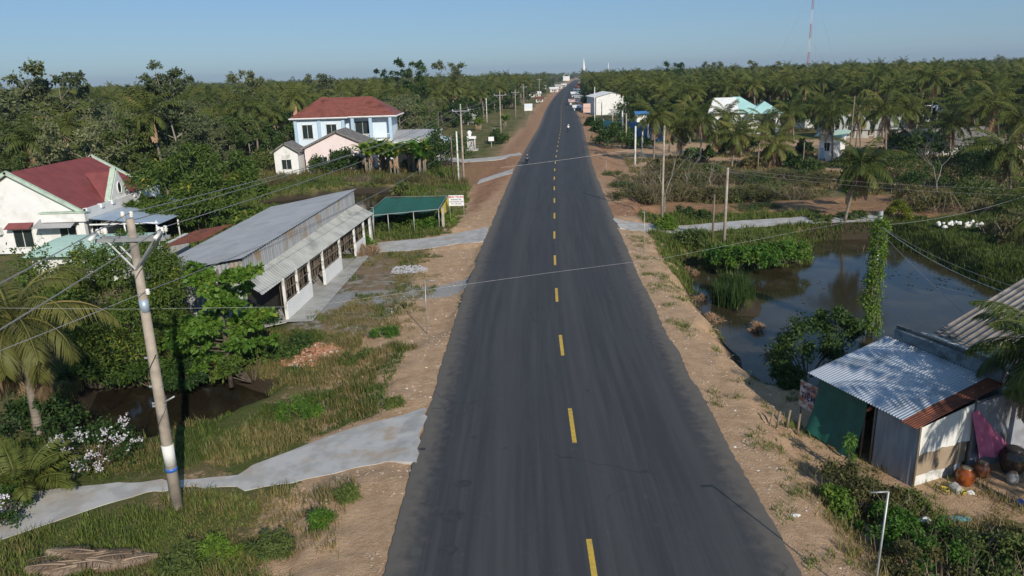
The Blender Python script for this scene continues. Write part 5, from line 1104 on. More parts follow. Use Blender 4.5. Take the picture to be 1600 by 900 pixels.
# greenery inside and behind the shelter, bushes near the villa
for i, (px, py, w_, h, m, l, s) in enumerate([(640, 358, 3.6, 1.6, 'l_bright', 'leafy crop plants under the green net shelter', 91), (600, 362, 2.6, 1.3, 'l_wood', 'leafy plants at the left end under the net shelter', 92), (672, 358, 2.4, 1.3, 'l_bright', 'leafy plants at the right end under the net shelter', 93), (700, 352, 1.8, 1.0, 'l_bright', 'weedy plants between the shelter and the road sign', 94), (640, 300, 4, 1.4, 'l_wood', 'low brush behind the net shelter', 95),
        (470, 262, 5, 2.2, 'l_bright', 'green shrubs left below the white cottage', 96), (425, 268, 8, 3.2, 'l_wood', 'row of shrubs at the far end of the left meadow', 97), (548, 272, 6.5, 4.4, 'l_dark', 'dark round bush in front of the pink house', 98), (512, 274, 4.6, 3.6, 'l_dark', 'smaller dark bush at the left corner of the pink house', 99), (692, 262, 8, 7.0, 'l_dark', 'tall dark bushy tree left of the white concrete post', 100), (660, 268, 5, 3.6, 'l_dark', 'dark bush beside the carport', 101), (572, 391, 1.5, 1.1, 'l_bright', 'low green bush at the far end of the shed wall', 103), (780, 225, 4, 3.5, 'l_dark', 'dark leafy bush beside the small box altar', 104), (665, 170, 9, 8, 'l_lime', 'bright yellow green round tree right of the villa', 105), (560, 376, .1, .1, 'l_dark', '', 0)]):
    if not l: continue
    b = W(px, py, -.7); k = 14 if w_ < 6 else 26; L_ = .15 + b.y * .0022; bush('bush', l, 'bush', b.x, b.y, -.8, s, w_, h, K[m], n=k, nleaf=150 if b.y > 70 else 260, L=L_, Wd=L_ * .5)
b = W(585, 390, -.5); t = bush('dry_bush', 'small orange brown dead bush at the far end of the white shed wall', 'bush', W(572, 398, -.45).x, W(572, 398, -.45).y, -.5, 110, 1.9, .95, K['l_dead'], n=10, nleaf=200, L=.25, Wd=.03, twigs=120)
for i, px in enumerate((578, 600, 622, 645, 660, 610)):
    b = W(px, 277 - (i % 2) * 5, -.7); banana('banana_plant', 'clump of banana plants with broad ragged leaves before the pink house', b.x, b.y, -.8, 120 + i, h=5.2, nst=5, group='banana plants in front of the pink house')
for i, px in enumerate((745, 790)):
    b = W(px, 205 - i * 5, -.7); banana('banana_plant', 'banana clump in the field between the left hand poles', b.x, b.y, -.8, 130 + i, h=3.4, nst=4, group='banana clumps in the left hand field')
# trees on the right: hero palms
HP = [(1021, 256, 1024, 178, 20, 5.0), (1062, 250, 1066, 195, 18, 4.2), (1092, 256, 1097, 180, 19, 4.4), (1115, 245, 1120, 200, 17, 4.0), (1143, 262, 1150, 208, 16, 3.6), (1158, 245, 1156, 200, 17, 4.2), (1215, 262, 1213, 222, 20, 4.4), (1190, 232, 1196, 188, 17, 4.2), (1300, 252, 1298, 168, 22, 5.2), (1290, 215, 1282, 160, 18, 4.8), (1384, 262, 1383, 168, 20, 5.0), (1484, 248, 1487, 188, 20, 5.0), (1560, 250, 1556, 160, 20, 5.2), (1578, 300, 1572, 232, 20, 5.0), (1045, 236, 1050, 182, 17, 4.4), (1240, 225, 1236, 170, 17, 4.6), (1420, 240, 1424, 165, 18, 4.8), (1525, 235, 1520, 165, 18, 4.8), (1595, 262, 1598, 185, 18, 4.8), (1345, 240, 1342, 172, 18, 4.6), (1078, 225, 1080, 170, 18, 4.6), (1140, 225, 1136, 175, 18, 4.6)]
LB = ['leftmost palm of the row left of the teal roofed house', 'yellowing palm second in the row left of the teal roofed house', 'palm third in the row, its trunk clear of the brown soil', 'palm close before the left wing of the teal roofed house', 'leaning slender palm in front of the teal roofed house', 'palm hung with dead fronds before the teal roofed house', 'short stout palm wrapped in a skirt of dead brown fronds', 'dark palm before the right wing of the teal roofed house', 'tall palm standing right over the white hut', 'palm behind and left of the white hut', 'broad palm in front of the wide grey roof', 'palm with spreading pale fronds right of the bare tree', 'tall shaded palm near the upper right corner', 'shaded palm above the red bank at the right edge', 'dark palm behind the leftmost one of the row', 'palm between the teal roofed house and the hut', 'slender palm right of the wide grey roof', 'palm behind the low grey roofed house', 'palm cut by the right edge behind the red bank', 'palm rising between the hut and the wide grey roof', 'palm in the second row above the yellowing palm', 'palm in the second row touching the teal roof']
for i, (bx, by, cx, cy, nf, L) in enumerate(HP):
    b = W(bx, by, -.8); h = hgt(cx, cy + 6, b) + .8; d = ray(cx, cy); k = b.y / d[1]; ln = d[0] * k - b.x
    palm('coconut_palm', LB[i], b.x, b.y, -.85, max(2.5, h), 200 + i, lean=(ln, 0), nf=nf, L=L, nl=26, lw=.13, dead=9 if i in (6, 5, 8) else 5, ll=1.05, r=.16)
# leaning palm by the path
b = W(1320, 347, -.5); c = W(1345, 252, 3); h = hgt(1343, 262, b) + .5; d = ray(1345, 262); k = b.y / d[1]
palm('coconut_palm', 'leaning coconut palm at the pond end of the concrete path', b.x, b.y, -.6, h, 230, lean=(d[0] * k - b.x, 0), nf=20, L=3.9, nl=44, lw=.09, dead=4, ll=.95, r=.15, group=None)
# palms at the right edge
b = pt(1640, 560, 23.6); palm('coconut_palm', 'palm at the right edge drooping its fronds over the tin shack', b.x, 23.6, -.9, b.z + .9, 240, lean=(0, .0), nf=21, L=3.2, nl=64, lw=.06, dead=7, ll=.85, r=.18)
palm('coconut_palm', 'palm reaching in over the grassy pond bank at the right edge', 33.2, 43.2, -.9, 4.9, 241, nf=20, L=4.4, nl=50, lw=.075, dead=4, ll=.95, r=.18)
palm('coconut_palm', 'palm beyond the right edge shading the tin roof', 19.7, 14.6, -.9, 7.6, 242, nf=20, L=3.9, nl=30, lw=.10, dead=3, ll=.95, r=.18)
b = Vector((22.5, 10.5, -.9)); tree('added_shade_tree', 'unseen tree added beyond the right edge to shade the scrub', 'tree', 22.5, 11.5, -.9, 243, 8.5, 2.6, K['bark'], K['l_dark'], nleaf=110, L=.3, Wd=.14)  # out-of-view tree, added to cast deeper shade on the corner scrub
# bare tree, croton, small trees near the path
b = W(1462, 318, -.6); bare_tree('bare_tree', 'leafless grey tree with spreading limbs above the red bank', b.x, b.y, -.7, 304, 6.6, K['bark_pale'], r=.09, lvl=4)
b = W(1402, 341, -.5); bush('croton_bush', 'round yellow green croton bush beside the concrete path', 'bush', b.x, b.y, -.6, 302, 1.9, 1.9, K['l_lime'], n=12, nleaf=120, L=.32, Wd=.07, droop=.25)
b = W(1322, 322, -.5); bush('small_tree', 'small bright green tree left of the leaning palm trunk', 'tree', b.x, b.y, -.6, 303, 2.1, 3.0, K['l_bright'], n=12, nleaf=220, L=.18, Wd=.09)
for i, (px, py, w_, h, m, l) in enumerate([(1470, 335, 5, 2.4, 'l_scrub', 'spreading olive bush over the white washing'), (1430, 322, 4, 2.0, 'l_scrub', 'olive scrub bush behind the croton'), (1400, 275, 6, 3.5, 'l_dark', 'dark shrub mass before the wide grey roof'), (1530, 330, 5.5, 3.6, 'l_wood', 'leafy green bush at the right end of the red bank'), (1590, 340, 4, 3.2, 'l_wood', 'leafy bush at the right edge above the pond grass'), (1565, 372, 3.4, 1.8, 'l_scrub', 'dry thorny bush on the far pond bank'), (1595, 385, 3, 1.8, 'l_scrub', 'dry bush at the right edge of the far pond bank'), (1440, 300, 5, 3.6, 'l_dark', 'dark bush under the bare tree'), (1360, 300, 4, 2.6, 'l_dark', 'dark bush right of the leaning palm crown'), (1500, 290, 6, 4.5, 'l_dark', 'shadowed tree right of the bare tree'), (1560, 300, 7, 5.0, 'l_dark', 'shadowed tree mass at the right over the red bank')]):
    b = W(px, py, -.7); bush('bush', l, 'bush', b.x, b.y, -.8, 310 + i, w_, h, K[m], n=16 if w_ < 5.5 else 24, nleaf=150, L=.24, Wd=.11, twigs=60 if m == 'l_scrub' else 0)
b = W(1500, 356, -.5); t = thing('washing', 'row of white sacks and cloths piled under the olive bush by the far pond bank', 'white sacks', (b.x, b.y, -.55)); g = random.Random(5)
for i in range(28):
    o = blob('sack', None, None, ((i - 14) * .13, g.uniform(-.45, .45), -.05 + g.random() * .6), .11 + g.random() * .12, 'cloth_white', (1, .8, .9), seed=40 + i); o.parent = t
# scrub belt on the right, in front of the palms
sl_ = ['olive scrub bush with dry stems behind the red soil strip', 'brown leafless brush in the roadside scrub belt', 'greener bush in the roadside scrub belt']
SCR = [(985, 318, 5, 2.8, 0), (1012, 315, 5, 3.6, 1), (1035, 318, 4.5, 4.0, 1), (1060, 312, 5.5, 3.2, 0), (1090, 314, 5.5, 3.0, 0), (1120, 312, 5.5, 3.0, 1), (1150, 312, 5.5, 3.0, 2), (1180, 312, 5, 3, 0), (1205, 305, 5, 2.8, 2), (1235, 300, 5, 2.6, 0), (970, 300, 4.5, 3.0, 2), (1000, 292, 6, 3.6, 1), (1035, 290, 6, 3.6, 0), (1070, 288, 6, 3.4, 2), (1105, 288, 6, 3.4, 1), (1140, 286, 6, 3.2, 0), (1175, 285, 6, 3.0, 2), (1210, 282, 6, 3, 0), (1245, 280, 6, 3, 2), (1275, 285, 5.5, 2.6, 0), (1165, 330, 3, 1.6, 2), (1195, 328, 3, 1.6, 2), (960, 280, 3.5, 2.4, 2), (1040, 270, 6, 2.6, 0), (1090, 268, 6, 2.4, 2), (1250, 310, 3.5, 2.0, 1), (560, 285, 3.5, 2.0, 1), (590, 288, 3.2, 1.6, 0), (625, 286, 3.2, 1.8, 1), (655, 285, 3.4, 1.8, 0), (685, 290, 3, 1.6, 2), (490, 290, 3.5, 2, 2), (440, 292, 4, 2.4, 0)]
ORD2 = ['brush below the left end of the banana plants', 'low olive brush below the middle of the banana plants', 'brown brush below the right end of the banana plants', 'olive brush left of the white concrete post', 'low green brush at the foot of the white concrete post', 'green brush in the meadow below the white cottage', 'olive brush at the left end of the meadow']
ORD = ['first bush from the left in the near row of the right hand scrub belt', 'second bush from the left in the near row of the right hand scrub belt', 'third bush from the left in the near row of the right hand scrub belt', 'fourth bush from the left in the near row of the right hand scrub belt', 'fifth bush from the left in the near row of the right hand scrub belt', 'sixth bush from the left in the near row of the right hand scrub belt', 'seventh bush from the left in the near row of the right hand scrub belt', 'eighth bush from the left in the near row of the right hand scrub belt', 'ninth bush from the left in the near row of the right hand scrub belt', 'tenth bush from the left in the near row of the right hand scrub belt', 'first bush from the left in the far row of the right hand scrub belt', 'second bush from the left in the far row of the right hand scrub belt', 'third bush from the left in the far row of the right hand scrub belt', 'fourth bush from the left in the far row of the right hand scrub belt', 'fifth bush from the left in the far row of the right hand scrub belt', 'sixth bush from the left in the far row of the right hand scrub belt', 'seventh bush from the left in the far row of the right hand scrub belt', 'eighth bush from the left in the far row of the right hand scrub belt', 'ninth bush from the left in the far row of the right hand scrub belt', 'tenth bush from the left in the far row of the right hand scrub belt', 'left one of two low bushes on the red soil strip beside the path', 'right one of two low bushes on the red soil strip beside the path', 'bush on the right verge where the scrub belt begins', 'low bush in front of the palm trunks left of the stout palm', 'low bush in front of the palm trunks, nearer the teal house', 'last low bush at the right end of the red soil strip']
protos = {}
for i, (px, py, w_, h, k) in enumerate(SCR):
    b = W(px, py, -.7)
    if k not in protos: protos[k] = bush('scrub_bush', sl_[k], 'bush', b.x, b.y, -.8, 340 + k, 5, 3, K['l_scrub' if k == 0 else ('l_scrub' if k == 1 else 'l_wood')], n=22, nleaf=150 if k != 1 else 80, L=.24, Wd=.11, twigs=(60, 190, 20)[k], group='scrub bushes between the road and the palms'); o = protos[k]
    else: o = copy_tree(protos[k]); o.location = (b.x, b.y, -.8)
    o['label'] = (ORD + ORD2)[i]; o['group'] = 'scrub bushes between the road and the palms'
    if i >= 26: o['group'] = 'brush along the meadow in front of the banana plants'
    if i < 3: o['label'] = ORD[i]
    o.scale = (w_ / 5, w_ / 5, h / 3 * (.5 if 10 <= i < 20 else .6)); o.rotation_euler.z = i * 1.7
b = W(1034, 345, -.6); bare_tree('bare_tree', 'leafless pale trunked tree at the mouth of the right hand path', b.x + .3, b.y + 1.5, -.7, 360, 6.5, K['bark_pale'], r=.08, lvl=4, spread=.4)
for i, (px, py) in enumerate(((1000, 285), (1075, 300), (1110, 300))): b = W(px, py, -.7); bare_tree('bare_tree', ('thin leafless tree at the left end of the scrub belt', 'thin leafless tree in the middle of the scrub belt', 'leafless tree with tangled branches right in the scrub belt')[i], b.x, b.y, -.7, 365 + i, 4.6, K['bark_pale'], r=.06, lvl=3)
for i, (px, py, w_, h, l) in enumerate([(955, 232, 6.5, 4.4, 'dark roadside bush in front of the teal fence'), (967, 222, 6, 4.2, 'dark bush right behind the roadside bush'), (1000, 232, 5, 2.2, 'low green bush before the blue fence'), (990, 196, 10, 8.5, 'big dark tree between the warehouse and the blue fence'), (1050, 200, 9, 8, 'dark tree behind the palm row'), (925, 200, 3.4, 3, 'dark green bush below the salmon billboard'), (938, 208, 4, 3, 'dark clipped bush on the verge left of the teal fence'), (1083, 249, 2.6, 2.0, 'round bright bush between the palm trunks'), (1104, 250, 2.2, 2.4, 'small dark bush between the palm trunks')]):
    b = W(px, py, -.7); L_ = .15 + b.y * .0022; bush('bush', l, 'bush', b.x, b.y, -.8, 380 + i, w_, h, K['l_bright' if 'bright' in l else 'l_dark'], n=22, nleaf=120, L=L_, Wd=L_ * .5)
for i, (px, py, w_, l) in enumerate([(1112, 502, 1.3, 'brown weedy tussock at the near left margin of the pond'), (1182, 514, .9, 'floating clump of debris in the pond left of the dark shrub'), (1213, 560, 1.2, 'heap of dead branches in the water beside the dark shrub'), (1096, 470, 1.0, 'brown tussock in the narrow left arm of the pond'), (1075, 428, 1.6, 'muddy brown tussock where the pond reaches the road bank')]):
    b = W(px, py, -1.9); bush('debris_clump', l, 'debris', b.x, b.y, -1.95, 560 + i, w_, .45, K['l_dead'], n=9, nleaf=60, L=.22, Wd=.03, twigs=50)
sc_ = scatter((13, 34, 36, 64), 900, 570, lambda X, Y, Z, m: (m['pd'] < -.6) & (vn(X, Y, 2.6) > .66)); sc_[:, 2] = -1.885
gg = np.random.default_rng(5); tag(link('pond_weed', np_mesh('pond_weed', *leafset(sc_, unit(np.c_[gg.normal(size=(len(sc_), 2)), np.zeros(len(sc_))]), np.tile([0, 0, 1.], (len(sc_), 1)), .1 + .25 * gg.random(len(sc_)), .1 + .15 * gg.random(len(sc_)), gg.random(len(sc_)))), leafmat('floating_weed', (.06, .07, .03), (.12, .11, .06), trans=0, hue=0)), 'scum and small floating weeds on the pond', 'pond weed', kind='stuff')
YS = [(1115, 272, 2.4, 1.4, 'l_wood', 'low green shrub left in the yard strip behind the scrub'), (1175, 262, 2.6, 1.6, 'l_scrub', 'olive shrub beside the stout skirted palm'), (1235, 262, 3.0, 2.2, 'l_dark', 'dark shrub right of the stout skirted palm'), (1265, 268, 3.4, 1.8, 'l_wood', 'green shrub just left of the white hut'), (1255, 240, 2.6, 2.4, 'l_dark', 'dark shrub behind and left of the white hut'), (1330, 262, 3.6, 2.6, 'l_dark', 'dark shrub just right of the white hut'), (1345, 285, 4, 2.6, 'l_dark', 'dark bush between the white hut and the leaning palm'), (1170, 235, 3.4, 2.8, 'l_dark', 'dark shrub before the porch of the teal roofed house'), (1205, 245, 3, 1.6, 'l_wood', 'green shrub before the dark opening of the teal roofed house'), (1130, 238, 3.0, 2.0, 'l_wood', 'green shrub between two slender palm trunks'), (1065, 262, 3.6, 1.2, 'l_scrub', 'brown low brush under the yellowing palm'), (1030, 262, 3.2, 1.2, 'l_scrub', 'brown low brush under the leftmost palm of the row'),
      (1235, 195, 9, 9.0, 'l_dark', 'big dark tree between the teal house and the maroon roof'), (1262, 205, 8, 7.5, 'l_dark', 'dark tree left of the pale walled house'), (1325, 200, 8, 8.0, 'l_dark', 'dark tree behind the white hut and its bare poles'), (1420, 205, 8, 7.0, 'l_dark', 'dark tree at the right end of the wide grey roof'), (1440, 250, 6, 4.6, 'l_dark', 'dark bushy tree between the two grey roofed houses'), (1085, 205, 8, 7.0, 'l_dark', 'dark tree left of the teal roofed house'), (1530, 262, 6, 4.5, 'l_dark', 'dark bushy tree in front of the low grey roofed house'), (1400, 240, 5, 3.6, 'l_dark', 'dark bush under the broad palm before the wide grey roof')]
for i, (px, py, w_, h, m, l) in enumerate(YS):
    b = W(px, py, -.7); L_ = .15 + b.y * .0020; bush('bush', l, 'bush' if h < 4 else 'tree', b.x, b.y, -.8, 520 + i, w_, h, K[m], n=20 if h < 4 else 30, nleaf=110, L=L_, Wd=L_ * .5)
for i, (px, py) in enumerate(((1215, 268), (1100, 258), (1150, 272))):
    b = W(px, py, -.75); tag(MB().tube([(b.x - 1.2, b.y, -.6), (b.x + .2, b.y + .4, -.55), (b.x + 1.3, b.y + .3, -.62)], [.16, .14, .1], 7).build('fallen_log', K['bark']), ('fallen log beside the stout skirted palm', 'fallen log under the third palm of the row', 'fallen log in the yard strip behind the scrub')[i], 'log')
# plants round the right path and pond
for i, (px, py, w_, h, m, l) in enumerate([(1042, 368, 1.9, 1.8, 'l_bright', 'bright big leaved plant at the mouth of the right path'), (1068, 345, 2.0, 1.4, 'l_dark', 'dark bush on the far side of the right path'), (1100, 350, 2.0, 1.2, 'l_wood', 'bushy plant on the far side of the path near the dark pole'), (1085, 385, 3, 1.6, 'l_wood', 'weedy bush on the near left of the pond spit'), (1125, 408, 2.6, 1.3, 'l_bright', 'bright bush on the pond spit by the dark pole'), (1152, 412, 2.8, 1.3, 'l_bright', 'bright bush on the pond spit right of the slim pale pole'), (1185, 412, 2.8, 1.3, 'l_bright', 'bright bush in the middle of the pond spit'), (1218, 408, 2.8, 1.3, 'l_bright', 'bright bush right of the middle of the pond spit'), (1240, 402, 2.4, 1.2, 'l_bright', 'bright bush at the tip of the pond spit'), (1200, 388, 4, 1.1, 'l_wood', 'low bushes on the far side of the pond spit'), (1160, 382, 3.4, 1.0, 'l_wood', 'low bush between the path and the pond spit'), (1330, 350, 3, 1.1, 'l_wood', 'low plants at the foot of the leaning palm'), (1280, 352, 3, .9, 'l_wood', 'low plants between the path and the pond'),
        (1262, 578, 3.2, 2.5, 'l_dark', 'large dark shrub in the shade at the pond corner of the shack'), (1305, 545, 2.6, 3.2, 'l_dark', 'upright dark shrub behind the tin roof beside the pond'), (1225, 600, 1.6, 1.0, 'l_dark', 'low dark shrub at the waterline left of the shack')]):
    b = W(px, py, -1.0); n_ = 15; near = b.y < 45
    bush('bush', l, 'bush', b.x, b.y, -1.25 if py > 380 or near else -.8, 400 + i, w_, h + (.3 if py > 380 else 0), K[m], n=n_, nleaf=230 if near else 190, L=.2, Wd=.12 if m == 'l_bright' else .09, droop=.2)
# foreground scrub on the right
for i, (px, py, w_, h, m, l, tw) in enumerate([(1318, 775, 1.8, 1.3, 'l_scrub', 'olive scrub bush in front of the grey canvas wall', 150), (1300, 800, 1.5, 1.0, 'l_bright', 'small green bush at the left of the foreground scrub', 60), (1372, 792, 1.7, 1.0, 'l_scrub', 'olive scrub around the bent pipe post', 130), (1415, 795, 1.3, .7, 'l_wood', 'green scrub in front of the white base panel', 60), (1385, 838, 2.0, 1.0, 'l_bright', 'green bush below the bent pipe post arm', 50), (1470, 872, 2.2, 1.1, 'l_bright', 'bright green bush in the bottom right foreground', 40), (1530, 880, 2.6, 1.2, 'l_wood', 'dark green bush at the bottom right', 60), (1440, 905, 2.2, 1.0, 'l_scrub', 'scrub bush cut by the bottom edge', 90), (1592, 862, 1.6, .8, 'l_scrub', 'scrub bush at the right edge below the jars', 70), (1575, 905, 2.6, 1.2, 'l_wood', 'shadowed bush in the bottom right corner', 50)]):
    b = W(px, py, -.7); bush('scrub_bush', l, 'bush', b.x, b.y, -.85, 430 + i, w_, h, K[m], n=15, nleaf=230, L=.12, Wd=.06, twigs=tw, droop=.15)
b = W(1322, 740, -.7); t = thing('papaya_sapling', 'spindly sapling with a tuft of leaves in front of the green tarpaulin', 'sapling', (b.x, b.y, -.8)); MB().tube([(0, 0, 0), (.04, 0, .8), (0, 0, 1.5)], .03, 6).build('stem', K['bark_pale'], t); leafmesh('leaves', [clumps([(0, 0, 1.5), (0, 0, 1.2), (.1, 0, .8)], [.28, .22, .2], 70, .22, .06, 445, droop=.4)], K['l_bright'], t)
for i, (px, py, w_, h, l) in enumerate([(300, 880, 1.6, .55, 'leafy weed clump at the bottom edge right of the dry frond pile'), (345, 862, 1.2, .5, 'leafy weed clump in the foreground grass'), (545, 790, .7, .35, 'small green weed on the eroded dirt slope'), (500, 825, .9, .4, 'second green weed on the eroded dirt slope'), (432, 860, 1.4, .5, 'grassy clump at the edge of the bare dirt slope'), (600, 525, 1.5, .6, 'bright green weed clump by the dirt shoulder left of the pipe post'), (615, 640, .8, .35, 'small dark green weed at the corner of the concrete apron'), (470, 640, 2.2, .8, 'weed clump on the ditch bank above the apron'), (560, 560, 2.0, .5, 'low weeds right of the rubble pile')]):
    b = W(px, py, -.4); bush('weed_clump', l, 'weeds', b.x, b.y, groundz(b.x, b.y) - .03, 470 + i, w_, h, K['l_bright' if i % 2 else 'l_wood'], n=16, nleaf=90, L=.22, Wd=.035, droop=.3)
# reeds and grass as counted-by-nobody cover
rp = scatter((12, 18, 44, 51), 2600, 500, lambda X, Y, Z, m: ((X - 15.1) / 1.25) ** 2 + ((Y - 48.2) / 1.9) ** 2 < 1); rp[:, 2] = -1.95
tufts('reed_clump', 'clump of tall green reeds standing in the pond', 'reeds', rp, 5, 1.35, .045, K['reed'], 501, lean=.25)
def no(m, out=1.6): return (m['out'] > out) & (m['path'] > .35) & (m['pd'] > .2) & (m['dd'] > .1)
P_ = scatter((-27, -3.5, 13.5, 24.5), 9000, 510, lambda X, Y, Z, m: no(m, 2.6) & (vn(X, Y, 1.3) + vn(X + 50, Y, .5) * .5 > .62 + .35 * ss(3, 9, X + 14)))
tufts('foreground_grass', 'long green grass around the foreground power pole', 'grass', P_, 9, .24, .026, K['grass'], 511)
P_ = scatter((-27, -4, 13.5, 24.5), 4500, 512, lambda X, Y, Z, m: no(m, 1.8) & (vn(X, Y, 1.9) > .52)); tufts('dry_grass', 'tufts of dry grass scattered over the near left ground', 'grass', P_, 7, .30, .025, K['grass_dry'], 513)
P_ = scatter((-22, -4, 25, 41), 6500, 514, lambda X, Y, Z, m: no(m, 2.2) & (m['yard'] < .5) & (m['dd'] > .6) & (vn(X, Y, 1.6) + .3 * vn(X, Y, .6) > .52)); tufts('bank_grass', 'green grass on the bank between the ditch and the road', 'grass', P_, 8, .30, .032, K['grass'], 515)
P_ = scatter((-22, -4, 25, 41), 7500, 516, lambda X, Y, Z, m: (m['path'] > .3) & (m['out'] > 1.8) & (m['dd'] > .35) & (m['yard'] < .5) & (vn(X + 30, Y, 1.8) > .5)); tufts('bank_dry_grass', 'yellow brown dry grass along the ditch edge', 'grass', P_, 8, .34, .028, K['grass_dry'], 517)
P_ = scatter((-16, -3.5, 36, 62), 7000, 518, lambda X, Y, Z, m: (m['out'] > 2.2) & (m['path'] > .3) & (vn(X, Y, 2.2) + .35 * vn(X, Y, .7) > .72) & (X > lx(Y) + 1)); tufts('yard_grass', 'thin dry grass patches on the shed yard', 'grass', P_, 6, .2, .03, K['grass_dry'], 519)
P_ = scatter((-16, -3.5, 36, 62), 3500, 520, lambda X, Y, Z, m: (m['out'] > 2.2) & (m['path'] > .3) & (vn(X + 9, Y, 1.9) > .72) & (X > lx(Y) + 1)); tufts('yard_weeds', 'green weeds on the shed yard', 'grass', P_, 7, .3, .035, K['grass'], 521)
P_ = scatter((-55, -2, 64, 118), 21000, 522, lambda X, Y, Z, m: (m['out'] > 3.5) & (m['path'] > .4) & (m['dd'] > .4) & (m['red'] < .35) & (vn(X, Y, 3.5) > .25)); tufts('meadow_grass', 'green and olive grass in the meadow behind the shed', 'grass', P_, 5, .5, .075, K['grass'], 523)
P_ = scatter((-45, -4, 95, 118), 7000, 524, lambda X, Y, Z, m: (m['out'] > 5) & (m['red'] < .35) & (vn(X, Y, 4.5) > .5)); tufts('meadow_dry_grass', 'tall dry grass in front of the banana plants', 'grass', P_, 5, .9, .08, K['grass_dry'], 525)
P_ = scatter((24, 46, 46, 68), 12000, 526, lambda X, Y, Z, m: (m['pd'] > -.4) & (m['path'] > .3)); tufts('pond_bank_grass', 'lush green grass on the far right bank of the pond', 'grass', P_, 7, .45, .045, K['grass'], 527)
P_ = scatter((10, 30, 50, 72), 7000, 528, lambda X, Y, Z, m: (m['pd'] > -.2) & (m['path'] > .3) & (m['out'] > 2.6)); tufts('pond_spit_grass', 'grass and weeds on the spit and path edge of the pond', 'grass', P_, 7, .5, .05, K['grass'], 529)
P_ = scatter((7.5, 16, 14, 66), 6500, 530, lambda X, Y, Z, m: (m['out'] > .3) & (m['path'] > .3) & (m['pd'] > -.1) & (vn(X, Y, 1.1) + .4 * vn(X, Y, .4) > .88)); tufts('verge_weeds', 'sparse weeds on the right dirt shoulder', 'grass', P_, 7, .2, .03, K['grass'], 531)
P_ = scatter((9, 22, 14, 24), 3000, 532, lambda X, Y, Z, m: (m['out'] > 1.6) & (vn(X, Y, 1.3) > .5) & (((X-13.85)*-.905*-1 + (Y-22.75)*-.425*-1) < 5)); tufts('scrub_grass', 'dry grass between the foreground scrub bushes', 'grass', P_, 7, .3, .025, K['grass_dry'], 533)
P_ = scatter((12, 70, 72, 130), 15000, 534, lambda X, Y, Z, m: (m['out'] > 3.5) & (m['red'] < .4) & (m['path'] > .5) & (vn(X, Y, 4) > .3)); tufts('scrub_belt_grass', 'olive and dry grass under the scrub belt and palms', 'grass', P_, 5, .45, .08, K['grass_dry'], 535)
# loose stones and litter on the shoulders
def stones(name, label, P, r, m, seed):
    g = np.random.default_rng(seed); n = len(P); base = np.array([(1, 0, 0), (-1, 0, 0), (0, 1, 0), (0, -1, 0), (0, 0, 1), (0, 0, -1)], float); T = np.array([(0, 2, 4), (2, 1, 4), (1, 3, 4), (3, 0, 4), (2, 0, 5), (1, 2, 5), (3, 1, 5), (0, 3, 5)])
    V = base[None] * (r * (.4 + g.random((n, 1, 1)) ** 2 * 1.6)) * (.6 + .6 * g.random((n, 6, 1))) * np.array([1, 1, .6]) + P[:, None]; F_ = T[None] + (np.arange(n) * 6)[:, None, None]
    return tag(link(name, np_mesh(name, V.reshape(-1, 3), F_.reshape(-1, 3), np.repeat(g.random(n), 6)), m), label, 'stones', kind='stuff')
cl = leafmat('dirt_clods', (.30, .22, .155), (.44, .34, .26), (.6, .57, .52), trans=0, hue=0)
P_ = np.concatenate([scatter((-10, -3, 14, 75), 9000, 540, lambda X, Y, Z, m: (m['out'] > .05) & (m['out'] < 4.5) & (m['path'] > .1) & (vn(X, Y, .9) > .45)), scatter((7, 16, 14, 75), 9000, 541, lambda X, Y, Z, m: (m['out'] > .05) & (m['out'] < 5) & (m['path'] > .1) & (vn(X, Y, .9) > .45))]); stones('dirt_clods', 'loose clods and pebbles on the dirt shoulders', P_, .045, cl, 542)
P_ = scatter((-12.6, -9.2, 35.2, 38.6), 2600, 544, lambda X, Y, Z, m: ((X + 10.9) / 1.7) ** 2 + ((Y - 36.9) / 1.7) ** 2 < 1); P_[:, 2] += .38 * np.clip(1 - np.hypot(P_[:, 0] + 10.9, P_[:, 1] - 36.9) / 1.7, 0, 1) * np.random.default_rng(1).random(len(P_)); stones('rubble_pile', 'pile of broken red brick rubble at the near end of the yard', P_, .10, leafmat('brick_rubble', (.30, .13, .07), (.42, .24, .15), (.5, .47, .42), trans=0, hue=0), 545)
P_ = scatter((-9, -5.5, 50, 56), 1800, 546, lambda X, Y, Z, m: ((X + 8.2) / 1.9) ** 2 + ((Y - 57.2 + 3.2) / 1.2) ** 2 < 1); stones('gravel_heap', 'spread patch of grey gravel on the shed yard', P_, .07, leafmat('grey_gravel', (.27, .27, .28), (.38, .38, .39), trans=0, hue=0), 547)
